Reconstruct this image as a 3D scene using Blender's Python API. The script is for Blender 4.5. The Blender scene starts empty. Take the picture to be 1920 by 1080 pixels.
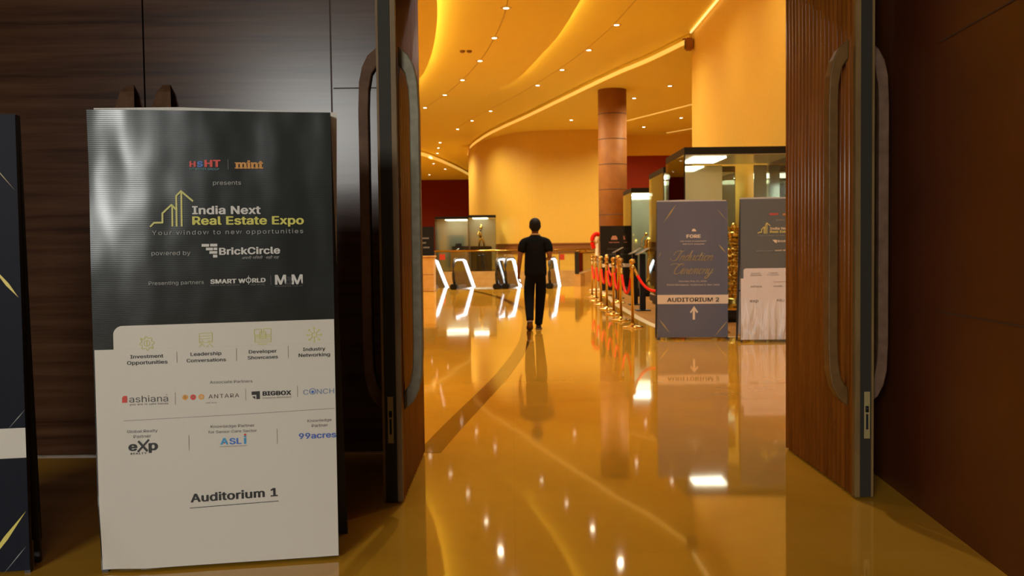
import bpy, bmesh, math, random
from mathutils import Vector, Matrix, noise
from mathutils.geometry import tessellate_polygon
random.seed(7)
S = bpy.context.scene
COL = S.collection
PI = math.pi

# ------------------------------------------------------------------ camera
F_PX, H_EYE = 1790.0, 1.25
TH, RO = math.atan(74 / 1790), math.radians(0.69)
c_f = Vector((0, math.cos(TH), -math.sin(TH)))
r0, u0 = Vector((1, 0, 0)), Vector((0, math.sin(TH), math.cos(TH)))
c_r = r0 * math.cos(RO) - u0 * math.sin(RO)
c_u = u0 * math.cos(RO) + r0 * math.sin(RO)
EYE = Vector((0, 0, H_EYE))
cd = bpy.data.cameras.new('camera')
cam = bpy.data.objects.new('camera', cd)
COL.objects.link(cam)
m4 = Matrix((c_r, c_u, -c_f)).transposed().to_4x4()
m4.translation = EYE
cam.matrix_world = m4
cd.sensor_fit = 'HORIZONTAL'
cd.sensor_width = 36.0
cd.lens = F_PX / 1920 * 36.0
cd.clip_start, cd.clip_end = 0.05, 300
cd.dof.use_dof = True
cd.dof.focus_distance = 4.0
cd.dof.aperture_fstop = 6.3
S.camera = cam

# ------------------------------------------------------------------ world, exposure, room lights
w = bpy.data.worlds.new('world')
S.world = w
w.use_nodes = True
w.node_tree.nodes['Background'].inputs[0].default_value = (0.9, 0.55, 0.25, 1)
w.node_tree.nodes['Background'].inputs[1].default_value = 0.0
S.view_settings.view_transform = 'Standard'
S.view_settings.look = 'None'
S.view_settings.exposure = 0.0
S.view_settings.gamma = 1.0
S.view_settings.use_curve_mapping = False
try:
    S.cycles.max_bounces = 10
    S.cycles.diffuse_bounces = 5
    S.cycles.glossy_bounces = 5
    S.cycles.transparent_max_bounces = 24
    S.cycles.sample_clamp_indirect = 6
    S.cycles.use_denoising = True
    S.cycles.blur_glossy = 0.3
except Exception:
    pass


def lamp(kind, name, loc, power, color, target=None, **kw):
    d = bpy.data.lights.new(name, kind)
    d.energy, d.color = power, color
    for k, v in kw.items():
        setattr(d, k, v)
    o = bpy.data.objects.new(name, d)
    COL.objects.link(o)
    o.location = loc
    if target is not None:
        o.rotation_euler = (Vector(target) - Vector(loc)).to_track_quat('-Z', 'Y').to_euler()
    return o


# the auditorium: stage flood lights far behind the camera and house lights in its ceiling
lamp('AREA', 'stage_flood', (-4.0, -9.0, 3.8), 770, (0.98, 0.985, 0.94), (-0.8, 5.8, 1.4),
     shape='RECTANGLE', size=2.6, size_y=2.0)
lamp('AREA', 'house_light', (-1.0, 0.4, 5.3), 22, (1.0, 0.72, 0.42), (-0.6, 1.2, 0.0),
     shape='RECTANGLE', size=1.2, size_y=0.6)
WARM = (1.0, 0.85, 0.58)
NEAR_WHITE = (1.0, 0.93, 0.84)
SPOT_W = 560

# ------------------------------------------------------------------ helpers: rays
def ray(px, py):
    return c_f + c_r * ((px - 960) / F_PX) + c_u * ((540 - py) / F_PX)


def at_z(px, py, z):
    d = ray(px, py)
    return EYE + d * ((z - H_EYE) / d.z)


def at_y(px, py, y):
    d = ray(px, py)
    return EYE + d * (y / d.y)


# ------------------------------------------------------------------ helpers: materials
MATS = {}


def mat(name, col, rough=0.5, metal=0.0, spec=0.5, emit=None, emit_s=0.0, coat=0.0, fn=None):
    if name in MATS:
        return MATS[name]
    m = bpy.data.materials.new(name)
    m.use_nodes = True
    p = m.node_tree.nodes['Principled BSDF']
    p.inputs['Base Color'].default_value = (*col, 1)
    p.inputs['Roughness'].default_value = rough
    p.inputs['Metallic'].default_value = metal
    p.inputs['Specular IOR Level'].default_value = spec
    if coat:
        p.inputs['Coat Weight'].default_value = coat
        p.inputs['Coat Roughness'].default_value = 0.08
    if emit:
        p.inputs['Emission Color'].default_value = (*emit, 1)
        p.inputs['Emission Strength'].default_value = emit_s
    if fn:
        fn(m.node_tree, p)
    MATS[name] = m
    return m


def node(t, kind, **kw):
    n = t.nodes.new(kind)
    for k, v in kw.items():
        if k.startswith('i_'):
            n.inputs[k[2:].replace('_', ' ')].default_value = v
        else:
            setattr(n, k, v)
    return n


def ramp(t, stops, src):
    r = t.nodes.new('ShaderNodeValToRGB')
    el = r.color_ramp.elements
    while len(el) < len(stops):
        el.new(0.5)
    for e, (p, c) in zip(el, stops):
        e.position, e.color = p, (*c, 1)
    t.links.new(src, r.inputs[0])
    return r


def coords(t, scale=(1, 1, 1), which='Object', rot=(0, 0, 0)):
    tc = t.nodes.new('ShaderNodeTexCoord')
    mp = t.nodes.new('ShaderNodeMapping')
    mp.inputs['Scale'].default_value = scale
    mp.inputs['Rotation'].default_value = rot
    t.links.new(tc.outputs[which], mp.inputs[0])
    return mp.outputs[0]


def bump(t, p, h, strength, dist=0.01):
    b = t.nodes.new('ShaderNodeBump')
    b.inputs['Strength'].default_value = strength
    b.inputs['Distance'].default_value = dist
    t.links.new(h, b.inputs['Height'])
    t.links.new(b.outputs[0], p.inputs['Normal'])


def fn_grain(stops, scale, bstr=0.05):
    def f(t, p):
        v = coords(t, scale)
        n = node(t, 'ShaderNodeTexNoise', i_Scale=1.0, i_Detail=6.0, i_Roughness=0.62, i_Distortion=0.25)
        t.links.new(v, n.inputs['Vector'])
        r = ramp(t, stops, n.outputs['Fac'])
        t.links.new(r.outputs[0], p.inputs['Base Color'])
        if bstr:
            bump(t, p, n.outputs['Fac'], bstr, 0.004)
    return f


def fn_noise(c1, c2, scale=4.0, bstr=0.0, bscale=60.0):
    def f(t, p):
        v = coords(t)
        n = node(t, 'ShaderNodeTexNoise', i_Scale=scale, i_Detail=4.0)
        t.links.new(v, n.inputs['Vector'])
        r = ramp(t, [(0.3, c1), (0.7, c2)], n.outputs['Fac'])
        t.links.new(r.outputs[0], p.inputs['Base Color'])
        if bstr:
            n2 = node(t, 'ShaderNodeTexNoise', i_Scale=bscale, i_Detail=2.0)
            t.links.new(v, n2.inputs['Vector'])
            bump(t, p, n2.outputs['Fac'], bstr, 0.003)
    return f


def fn_marble(t, p):
    tc = t.nodes.new('ShaderNodeTexCoord')
    n = node(t, 'ShaderNodeTexNoise', i_Scale=0.8, i_Detail=7.0, i_Roughness=0.6, i_Distortion=0.8)
    t.links.new(tc.outputs['Object'], n.inputs['Vector'])
    r = ramp(t, [(0.25, (0.51, 0.248, 0.018)), (0.55, (0.59, 0.297, 0.024)), (0.8, (0.64, 0.333, 0.036))], n.outputs['Fac'])
    br = node(t, 'ShaderNodeTexBrick', offset=0.0, squash=1.0)
    br.inputs['Scale'].default_value = 1.0
    br.inputs['Mortar Size'].default_value = 0.002
    br.inputs['Mortar Smooth'].default_value = 0.3
    br.inputs['Brick Width'].default_value = 1.9
    br.inputs['Row Height'].default_value = 1.93
    br.inputs['Color1'].default_value = (1, 1, 1, 1)
    br.inputs['Color2'].default_value = (0.95, 0.95, 0.95, 1)
    br.inputs['Mortar'].default_value = (0.90, 0.87, 0.82, 1)
    t.links.new(tc.outputs['Object'], br.inputs['Vector'])
    mx = node(t, 'ShaderNodeMix', data_type='RGBA', blend_type='MULTIPLY')
    mx.inputs[0].default_value = 1.0
    t.links.new(r.outputs[0], mx.inputs[6])
    t.links.new(br.outputs[0], mx.inputs[7])
    t.links.new(mx.outputs[2], p.inputs['Base Color'])
    n2 = node(t, 'ShaderNodeTexNoise', i_Scale=0.9, i_Detail=1.0)
    t.links.new(tc.outputs['Object'], n2.inputs['Vector'])
    bump(t, p, n2.outputs['Fac'], 0.25, 0.006)


def fn_wallpaper(t, p):
    v = coords(t, (1, 1, 1))
    wv = node(t, 'ShaderNodeTexVoronoi', i_Scale=9.0)
    t.links.new(v, wv.inputs['Vector'])
    r = ramp(t, [(0.1, (0.725, 0.472, 0.068)), (0.6, (0.745, 0.487, 0.073))], wv.outputs['Distance'])
    t.links.new(r.outputs[0], p.inputs['Base Color'])


def fn_vinyl(t, p):
    v = coords(t, (1, 1, 1))
    wv = node(t, 'ShaderNodeTexWave', wave_type='BANDS', bands_direction='Z')
    wv.inputs['Scale'].default_value = 43.0
    wv.inputs['Distortion'].default_value = 0.4
    t.links.new(v, wv.inputs['Vector'])
    v2 = coords(t, (3.0, 3.0, 1.8))
    n2 = node(t, 'ShaderNodeTexNoise', i_Scale=1.0, i_Detail=2.0)
    t.links.new(v2, n2.inputs['Vector'])
    a = node(t, 'ShaderNodeMath', operation='MULTIPLY_ADD')
    a.inputs[1].default_value = 0.0042
    t.links.new(wv.outputs['Fac'], a.inputs[0])
    t.links.new(n2.outputs['Fac'], a.inputs[2])
    bump(t, p, a.outputs[0], 0.55, 0.03)


def fn_crease(t, p):
    v = coords(t, (9, 2, 2.4), rot=(0, 0.55, 0))
    n = node(t, 'ShaderNodeTexNoise', i_Scale=1.3, i_Detail=2.0, i_Distortion=0.5)
    t.links.new(v, n.inputs['Vector'])
    tc = t.nodes.new('ShaderNodeTexCoord')
    sp = t.nodes.new('ShaderNodeSeparateXYZ')
    t.links.new(tc.outputs['Object'], sp.inputs[0])
    mr = node(t, 'ShaderNodeMapRange')
    mr.inputs['From Min'].default_value, mr.inputs['From Max'].default_value = 0.10, 0.55
    mr.inputs['To Min'].default_value, mr.inputs['To Max'].default_value = 1.0, 0.08
    t.links.new(sp.outputs['Z'], mr.inputs['Value'])
    mu = node(t, 'ShaderNodeMath', operation='MULTIPLY')
    t.links.new(n.outputs['Fac'], mu.inputs[0])
    t.links.new(mr.outputs[0], mu.inputs[1])
    bump(t, p, mu.outputs[0], 1.0, 0.09)


def fn_soft(t, p):
    v = coords(t, (3, 2, 2))
    n = node(t, 'ShaderNodeTexNoise', i_Scale=1.0, i_Detail=1.0)
    t.links.new(v, n.inputs['Vector'])
    bump(t, p, n.outputs['Fac'], 0.25, 0.02)


def glass_mat():
    m = bpy.data.materials.new('clear_glass')
    m.use_nodes = True
    t = m.node_tree
    t.nodes.clear()
    o = t.nodes.new('ShaderNodeOutputMaterial')
    tr = t.nodes.new('ShaderNodeBsdfTransparent')
    tr.inputs[0].default_value = (0.95, 0.98, 0.955, 1)
    gl = t.nodes.new('ShaderNodeBsdfGlossy')
    gl.inputs['Roughness'].default_value = 0.02
    fr = t.nodes.new('ShaderNodeFresnel')
    fr.inputs[0].default_value = 1.45
    mx = t.nodes.new('ShaderNodeMixShader')
    t.links.new(fr.outputs[0], mx.inputs[0])
    t.links.new(tr.outputs[0], mx.inputs[1])
    t.links.new(gl.outputs[0], mx.inputs[2])
    t.links.new(mx.outputs[0], o.inputs[0])
    return m


M_MARBLE = mat('marble_floor', (0.6, 0.38, 0.1), 0.045, spec=0.5, fn=fn_marble)
M_BAND = mat('marble_band', (0.27, 0.125, 0.024), 0.05, fn=fn_noise((0.105, 0.038, 0.004), (0.15, 0.056, 0.007), 6))
M_CREAM = mat('cream_stone', (0.84, 0.70, 0.44), 0.2)
M_CEIL = mat('ceiling_paint', (0.80, 0.635, 0.09), 0.7)
M_WALL = mat('lobby_wallpaper', (0.74, 0.44, 0.10), 0.55, fn=fn_wallpaper)
M_RED = mat('red_wall', (0.24, 0.024, 0.004), 0.7, spec=0.2)
M_COLUMN = mat('column_stone', (0.28, 0.11, 0.022), 0.6, spec=0.25, fn=fn_noise((0.25, 0.095, 0.019), (0.31, 0.125, 0.027), 3))
M_JOINT = mat('dark_joint', (0.06, 0.03, 0.015), 0.7)
M_WOOD = mat('dark_veneer', (0.06, 0.03, 0.02), 0.22, spec=0.20,
             fn=fn_grain([(0.3, (0.024, 0.009, 0.004)), (0.5, (0.060, 0.025, 0.011)), (0.72, (0.090, 0.042, 0.020))], (0.7, 0.7, 16.0), 0.03))
M_REDWOOD = mat('red_panel', (0.10, 0.028, 0.010), 0.42, spec=0.25, fn=fn_noise((0.075, 0.018, 0.005), (0.105, 0.026, 0.007), 1.5))
M_SLAT = mat('slat_wood', (0.30, 0.11, 0.03), 0.32, spec=0.45,
             fn=fn_grain([(0.3, (0.15, 0.038, 0.004)), (0.7, (0.29, 0.088, 0.010))], (9, 9, 1.2), 0.02))
M_SLATBACK = mat('slat_groove', (0.03, 0.012, 0.006), 0.6)
M_LIP = mat('door_lip_wood', (0.16, 0.085, 0.03), 0.5, spec=0.25, fn=fn_grain([(0.3, (0.11, 0.062, 0.018)), (0.7, (0.21, 0.125, 0.038))], (8, 8, 2), 0.0))
M_EDGE = mat('door_edge_metal', (0.022, 0.018, 0.010), 0.6, spec=0.25)
M_BRASSPLATE = mat('lock_brass', (0.30, 0.23, 0.09), 0.45, metal=0.2)
M_HANDLE = mat('bronze_handle', (0.2, 0.17, 0.12), 0.5, metal=0.15, spec=0.3,
               fn=fn_noise((0.14, 0.118, 0.072), (0.20, 0.172, 0.108), 25))
M_HANDLEW = mat('wood_handle', (0.11, 0.055, 0.03), 0.5, spec=0.2, fn=fn_noise((0.09, 0.042, 0.02), (0.14, 0.075, 0.04), 18))
M_HANDLET = mat('tan_handle', (0.12, 0.07, 0.03), 0.5, spec=0.25, fn=fn_noise((0.12, 0.058, 0.014), (0.165, 0.085, 0.022), 18))
M_BLACK = mat('black_paint', (0.006, 0.006, 0.006), 0.5, spec=0.25)
M_DARKFRAME = mat('dark_frame', (0.03, 0.028, 0.027), 0.5)
M_VINYL = mat('charcoal_vinyl', (0.016, 0.019, 0.017), 0.25, spec=0.5, fn=fn_vinyl)
M_PVC = mat('white_vinyl', (0.64, 0.595, 0.505), 0.45)
M_BACKSHEET = mat('banner_back_sheet', (0.66, 0.62, 0.55), 0.6)
M_NAVY = mat('navy_vinyl', (0.004, 0.005, 0.012), 0.5, spec=0.12)
M_SLATE = mat('slate_vinyl', (0.085, 0.097, 0.140), 0.40, fn=fn_soft)
M_GREYV = mat('grey_vinyl', (0.085, 0.112, 0.130), 0.35, fn=fn_soft)
M_CREASE = mat('creased_white_vinyl', (0.58, 0.60, 0.64), 0.36, fn=fn_crease)
M_GOLDLINE = mat('gold_print', (0.38, 0.29, 0.10), 0.45)
M_YELLOWLINE = mat('yellow_print', (0.75, 0.62, 0.12), 0.45)
P = {}
for k, c in dict(white=(0.62, 0.60, 0.55), grey=(0.34, 0.34, 0.31), yellow=(0.62, 0.58, 0.10), lime=(0.58, 0.56, 0.16), red=(0.62, 0.055, 0.035),
                 blue=(0.05, 0.16, 0.52), teal=(0.10, 0.28, 0.29), orange=(0.60, 0.27, 0.045), black=(0.016, 0.014, 0.012),
                 dark=(0.06, 0.055, 0.05), mid=(0.16, 0.145, 0.125), navyblue=(0.07, 0.13, 0.42), steel=(0.13, 0.21, 0.36), sky=(0.04, 0.30, 0.55),
                 amber=(0.70, 0.33, 0.06), gold=(0.40, 0.33, 0.17), cream=(0.66, 0.58, 0.45), plum=(0.10, 0.045, 0.035), pink=(0.45, 0.2, 0.14), rule=(0.25, 0.23, 0.2)).items():
    P[k] = mat('print_' + k, c, 0.5)
M_GLASS = glass_mat()
M_BRASS = mat('polished_brass', (0.58, 0.40, 0.11), 0.13, metal=1.0)
M_GOLD = mat('trophy_gold', (0.75, 0.50, 0.12), 0.2, metal=1.0)
M_STEEL = mat('brushed_steel', (0.6, 0.58, 0.55), 0.25, metal=1.0)
M_VELVET = mat('red_velvet', (0.72, 0.018, 0.004), 0.6, spec=0.1)
M_CARPET = mat('tan_carpet', (0.25, 0.125, 0.03), 0.9, spec=0.1, fn=fn_noise((0.21, 0.105, 0.025), (0.29, 0.145, 0.036), 3, 0.4, 200))
M_FROST = mat('mirror_glass', (0.56, 0.60, 0.46), 0.05, metal=0.7)
M_CASELIGHT = mat('case_light_panel', (1, 1, 1), 0.5, emit=(1.0, 0.93, 0.74), emit_s=9.0)
M_LED = mat('escalator_led', (1, 1, 1), 0.5, emit=(0.86, 0.93, 1.0), emit_s=6.0)
M_COVE = mat('cove_led', (1, 0.9, 0.6), 0.5, emit=(1.0, 0.72, 0.26), emit_s=26.0)
M_COVESOFT = mat('cove_led_soft', (1, 0.9, 0.6), 0.5, emit=(1.0, 0.72, 0.28), emit_s=1.0)
M_RISER = mat('cove_glow', (1, 0.8, 0.4), 0.5, emit=(1.0, 0.62, 0.13), emit_s=0.55)  # emission stands in for cove light falling on the ceiling steps
M_LENS = mat('downlight_lens', (1, 1, 1), 0.5, emit=(1.0, 0.88, 0.62), emit_s=14.0)
M_RING = mat('downlight_ring', (0.75, 0.6, 0.35), 0.4)
M_SKIN = mat('skin', (0.20, 0.075, 0.03), 0.5)
M_HAIR = mat('black_hair', (0.005, 0.004, 0.003), 0.6, spec=0.2)
M_SHIRT = mat('black_shirt_cloth', (0.005, 0.005, 0.005), 0.9, spec=0.1)
M_JEANS = mat('black_trouser_cloth', (0.004, 0.004, 0.005), 0.9, spec=0.1)
M_SHOE = mat('dark_shoe', (0.025, 0.016, 0.010), 0.6)
M_SOLE = mat('shoe_sole', (0.12, 0.08, 0.05), 0.6)
M_LANYARD = mat('lanyard_ribbon', (0.55, 0.42, 0.25), 0.6)
M_STICKER = mat('red_sticker', (0.62, 0.05, 0.012), 0.5)
M_RUBBER = mat('handrail_rubber', (0.012, 0.011, 0.010), 0.4)
M_SKIRT = mat('escalator_skirt', (0.10, 0.075, 0.05), 0.35, metal=0.5)
M_DARKINT = mat('dark_house_paint', (0.03, 0.018, 0.012), 0.8)
M_TANSTONE = mat('tan_stone', (0.60, 0.36, 0.11), 0.35, fn=fn_noise((0.55, 0.32, 0.09), (0.66, 0.41, 0.14), 4))
M_BROWNTRIM = mat('brown_skirting', (0.25, 0.105, 0.03), 0.35)


# ------------------------------------------------------------------ helpers: meshes
class MB:
    def __init__(self):
        self.v, self.f, self.mi, self.sm = [], [], [], []

    def add(self, vs, fs, mi=0, smooth=False):
        b = len(self.v)
        self.v += [Vector(v) for v in vs]
        for f in fs:
            self.f.append([b + i for i in f])
            self.mi.append(mi)
            self.sm.append(smooth)

    def box(self, a, b, mi=0, bev=0.0):
        (x0, y0, z0), (x1, y1, z1) = a, b
        if bev:
            bm = bmesh.new()
            bmesh.ops.create_cube(bm, size=1.0)
            for v in bm.verts:
                v.co = Vector(((x0 + x1) / 2 + v.co.x * (x1 - x0), (y0 + y1) / 2 + v.co.y * (y1 - y0), (z0 + z1) / 2 + v.co.z * (z1 - z0)))
            bmesh.ops.bevel(bm, geom=bm.edges[:], offset=bev, segments=2, affect='EDGES')
            bm.verts.index_update()
            self.add([v.co for v in bm.verts], [[v.index for v in f.verts] for f in bm.faces], mi)
            bm.free()
            return
        vs = [(x0, y0, z0), (x1, y0, z0), (x1, y1, z0), (x0, y1, z0), (x0, y0, z1), (x1, y0, z1), (x1, y1, z1), (x0, y1, z1)]
        self.add(vs, [(0, 3, 2, 1), (4, 5, 6, 7), (0, 1, 5, 4), (1, 2, 6, 5), (2, 3, 7, 6), (3, 0, 4, 7)], mi)

    def lathe(self, prof, seg=20, c=(0, 0, 0), mi=0, sx=1.0, sy=1.0):
        n = len(prof)
        vs = []
        for r, z in prof:
            for k in range(seg):
                a = 2 * PI * k / seg
                vs.append((c[0] + sx * r * math.cos(a), c[1] + sy * r * math.sin(a), c[2] + z))
        fs = []
        for i in range(n - 1):
            for k in range(seg):
                k2 = (k + 1) % seg
                fs.append((i * seg + k, i * seg + k2, (i + 1) * seg + k2, (i + 1) * seg + k))
        fs.append(tuple(range(seg))[::-1])
        fs.append(tuple((n - 1) * seg + k for k in range(seg)))
        self.add(vs, fs, mi, True)

    def tube(self, path, r, seg=10, mi=0, ry=None, up=(0, 0, 1), closed=False, square=False):
        path = [Vector(p) for p in path]
        n = len(path)
        rr = r if isinstance(r, (list, tuple)) else [r] * n
        vs = []
        up = Vector(up)
        for i, p in enumerate(path):
            a = path[(i - 1) % n] if (closed or i) else p
            b = path[(i + 1) % n] if (closed or i < n - 1) else p
            t = (b - a).normalized()
            s = t.cross(up)
            if s.length < 1e-4:
                s = t.cross(Vector((0.3, 1, 0.1)))
            s.normalize()
            q = s.cross(t)
            k1, k2 = rr[i], (ry if ry is not None else rr[i])
            if square:
                for cx, cy in ((-1, -1), (1, -1), (1, 1), (-1, 1)):
                    vs.append(p + s * cx * k1 + q * cy * k2)
            else:
                for k in range(seg):
                    an = 2 * PI * k / seg
                    vs.append(p + s * math.cos(an) * k1 + q * math.sin(an) * k2)
        sg = 4 if square else seg
        fs = []
        for i in range(n if closed else n - 1):
            j = (i + 1) % n
            for k in range(sg):
                k2 = (k + 1) % sg
                fs.append((i * sg + k, i * sg + k2, j * sg + k2, j * sg + k))
        if not closed:
            fs.append(tuple(range(sg))[::-1])
            fs.append(tuple((n - 1) * sg + k for k in range(sg)))
        self.add(vs, fs, mi, not square)

    def prism(self, poly, z0, z1, mi=0):
        poly = [Vector((p[0], p[1], 0)) for p in poly]
        n = len(poly)
        tri = tessellate_polygon([poly])
        vs = [(p.x, p.y, z0) for p in poly] + [(p.x, p.y, z1) for p in poly]
        fs = [tuple(t) for t in tri] + [tuple(i + n for i in t[::-1]) for t in tri]
        fs += [(i, (i + 1) % n, n + (i + 1) % n, n + i) for i in range(n)]
        self.add(vs, fs, mi)

    def ball(self, c, r, seg=16, rings=10, mi=0):
        rx, ry, rz = r if isinstance(r, (tuple, list)) else (r, r, r)
        prof = []
        for i in range(rings + 1):
            a = -PI / 2 + PI * i / rings
            prof.append((max(1e-4, math.cos(a)), math.sin(a)))
        vs = []
        for q, z in prof:
            for k in range(seg):
                an = 2 * PI * k / seg
                vs.append((c[0] + rx * q * math.cos(an), c[1] + ry * q * math.sin(an), c[2] + rz * z))
        fs = []
        for i in range(rings):
            for k in range(seg):
                k2 = (k + 1) % seg
                fs.append((i * seg + k, i * seg + k2, (i + 1) * seg + k2, (i + 1) * seg + k))
        self.add(vs, fs, mi, True)

    def build(self, name, mats, parent=None, loc=None, fix=True):
        me = bpy.data.meshes.new(name)
        me.from_pydata([tuple(v) for v in self.v], [], self.f)
        if not isinstance(mats, (list, tuple)):
            mats = [mats]
        for m in mats:
            me.materials.append(m)
        me.polygons.foreach_set('material_index', self.mi)
        me.polygons.foreach_set('use_smooth', self.sm)
        if fix:
            bm = bmesh.new()
            bm.from_mesh(me)
            bmesh.ops.recalc_face_normals(bm, faces=bm.faces[:])
            bm.to_mesh(me)
            bm.free()
        me.update()
        o = bpy.data.objects.new(name, me)
        COL.objects.link(o)
        if parent is not None:
            o.parent = parent
        if loc is not None:
            o.location = loc
        return o


def smooth_path(pts, n=8, closed=False):
    pts = [Vector(p) for p in pts]
    out = []
    m = len(pts)
    rng = range(m if closed else m - 1)
    for i in rng:
        p0 = pts[(i - 1) % m] if (closed or i) else pts[0] * 2 - pts[1]
        p1, p2 = pts[i], pts[(i + 1) % m]
        p3 = pts[(i + 2) % m] if (closed or i < m - 2) else p2 * 2 - p1
        for k in range(n):
            t = k / n
            out.append(0.5 * ((2 * p1) + (p2 - p0) * t + (2 * p0 - 5 * p1 + 4 * p2 - p3) * t * t + (3 * p1 - p0 - 3 * p2 + p3) * t ** 3))
    if not closed:
        out.append(pts[-1])
    return out


def tag(o, label, cat, group=None, kind=None):
    o['label'] = label
    o['category'] = cat
    if group:
        o['group'] = group
    if kind:
        o['kind'] = kind
    return o


def struct(o, label=None):
    o['kind'] = 'structure'
    if label:
        o['label'] = label
    return o


def empty(name, loc, label, cat, group=None, rz=0.0):
    o = bpy.data.objects.new(name, None)
    COL.objects.link(o)
    o.location = loc
    o.rotation_euler = (0, 0, rz)
    o.empty_display_size = 0.1
    return tag(o, label, cat, group)


def copy_thing(o, loc, label=None, rz=None, parent=None):
    c = o.copy()
    COL.objects.link(c)
    if parent is not None:
        c.parent = parent
    else:
        c.location = loc
        if rz is not None:
            c.rotation_euler = (0, 0, rz)
        if label:
            c['label'] = label
    for ch in list(o.children):
        copy_thing(ch, None, parent=c)
    return c


# ------------------------------------------------------------------ helpers: lettering
_cache = {}
try:
    FONT = bpy.data.fonts.load(bpy.utils.system_resource('DATAFILES', path='fonts') + '/Inter.woff2')   # ships with Blender
except Exception:
    FONT = None


def fill_loops(vs, edges):
    """faces for closed outlines; overlapping outlines of one letter are filled one by one, holes cut out"""
    nb = {}
    for a, b in edges:
        nb.setdefault(a, []).append(b)
        nb.setdefault(b, []).append(a)
    seen, loops = set(), []
    for st_ in nb:
        if st_ in seen:
            continue
        lp, prev, cur = [st_], None, st_
        seen.add(st_)
        while True:
            nx = [k for k in nb[cur] if k != prev and k not in seen]
            if not nx:
                break
            prev, cur = cur, nx[0]
            seen.add(cur)
            lp.append(cur)
        if len(lp) > 2:
            loops.append(lp)

    def area(lp):
        return sum(vs[lp[i - 1]][0] * vs[lp[i]][1] - vs[lp[i]][0] * vs[lp[i - 1]][1] for i in range(len(lp))) / 2

    def inside(p, lp):
        c = False
        for i in range(len(lp)):
            (x0, y0), (x1, y1) = vs[lp[i - 1]], vs[lp[i]]
            if (y0 > p[1]) != (y1 > p[1]) and p[0] < (x1 - x0) * (p[1] - y0) / (y1 - y0) + x0:
                c = not c
        return c
    # vertex order along each outline follows the font's winding: outer outlines turn one way, holes the other
    for k, lp in enumerate(loops):
        if lp[1] != min(nb[lp[0]], key=lambda q: abs(q - lp[0])):
            loops[k] = [lp[0]] + lp[:0:-1]
    big = max(loops, key=lambda lp: abs(area(lp)))
    sg = 1 if area(big) > 0 else -1
    outer = [lp for lp in loops if area(lp) * sg > 0]
    holes = [lp for lp in loops if area(lp) * sg <= 0]
    fs = []
    for lp in outer:
        mine = [h for h in holes if inside(vs[h[0]], lp)]
        idx = [i for q in [lp] + mine for i in q]
        tri = tessellate_polygon([[Vector((*vs[i], 0)) for i in q] for q in [lp] + mine])
        fs += [tuple(idx[i] for i in t) for t in tri]
    return fs


def glyphs(txt, bold=0.0, shear=0.0, space=1.0):
    key = (txt, bold, shear, space)
    if key in _cache:
        return _cache[key]
    c = bpy.data.curves.new('t', 'FONT')
    c.body, c.offset, c.shear, c.space_character = txt, bold, shear, space
    c.resolution_u = 4
    if FONT and all(ord(h) < 900 for h in txt):
        c.font = FONT
    c.fill_mode = 'NONE'
    o = bpy.data.objects.new('t', c)
    COL.objects.link(o)
    dg = bpy.context.evaluated_depsgraph_get()
    me = bpy.data.meshes.new_from_object(o.evaluated_get(dg))
    vs = [(v.co.x, v.co.y) for v in me.vertices]
    fs = fill_loops(vs, [tuple(e.vertices) for e in me.edges])
    COL.objects.unlink(o)
    bpy.data.objects.remove(o)
    bpy.data.curves.remove(c)
    bpy.data.meshes.remove(me)
    _cache[key] = (vs, fs)
    return _cache[key]


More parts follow.
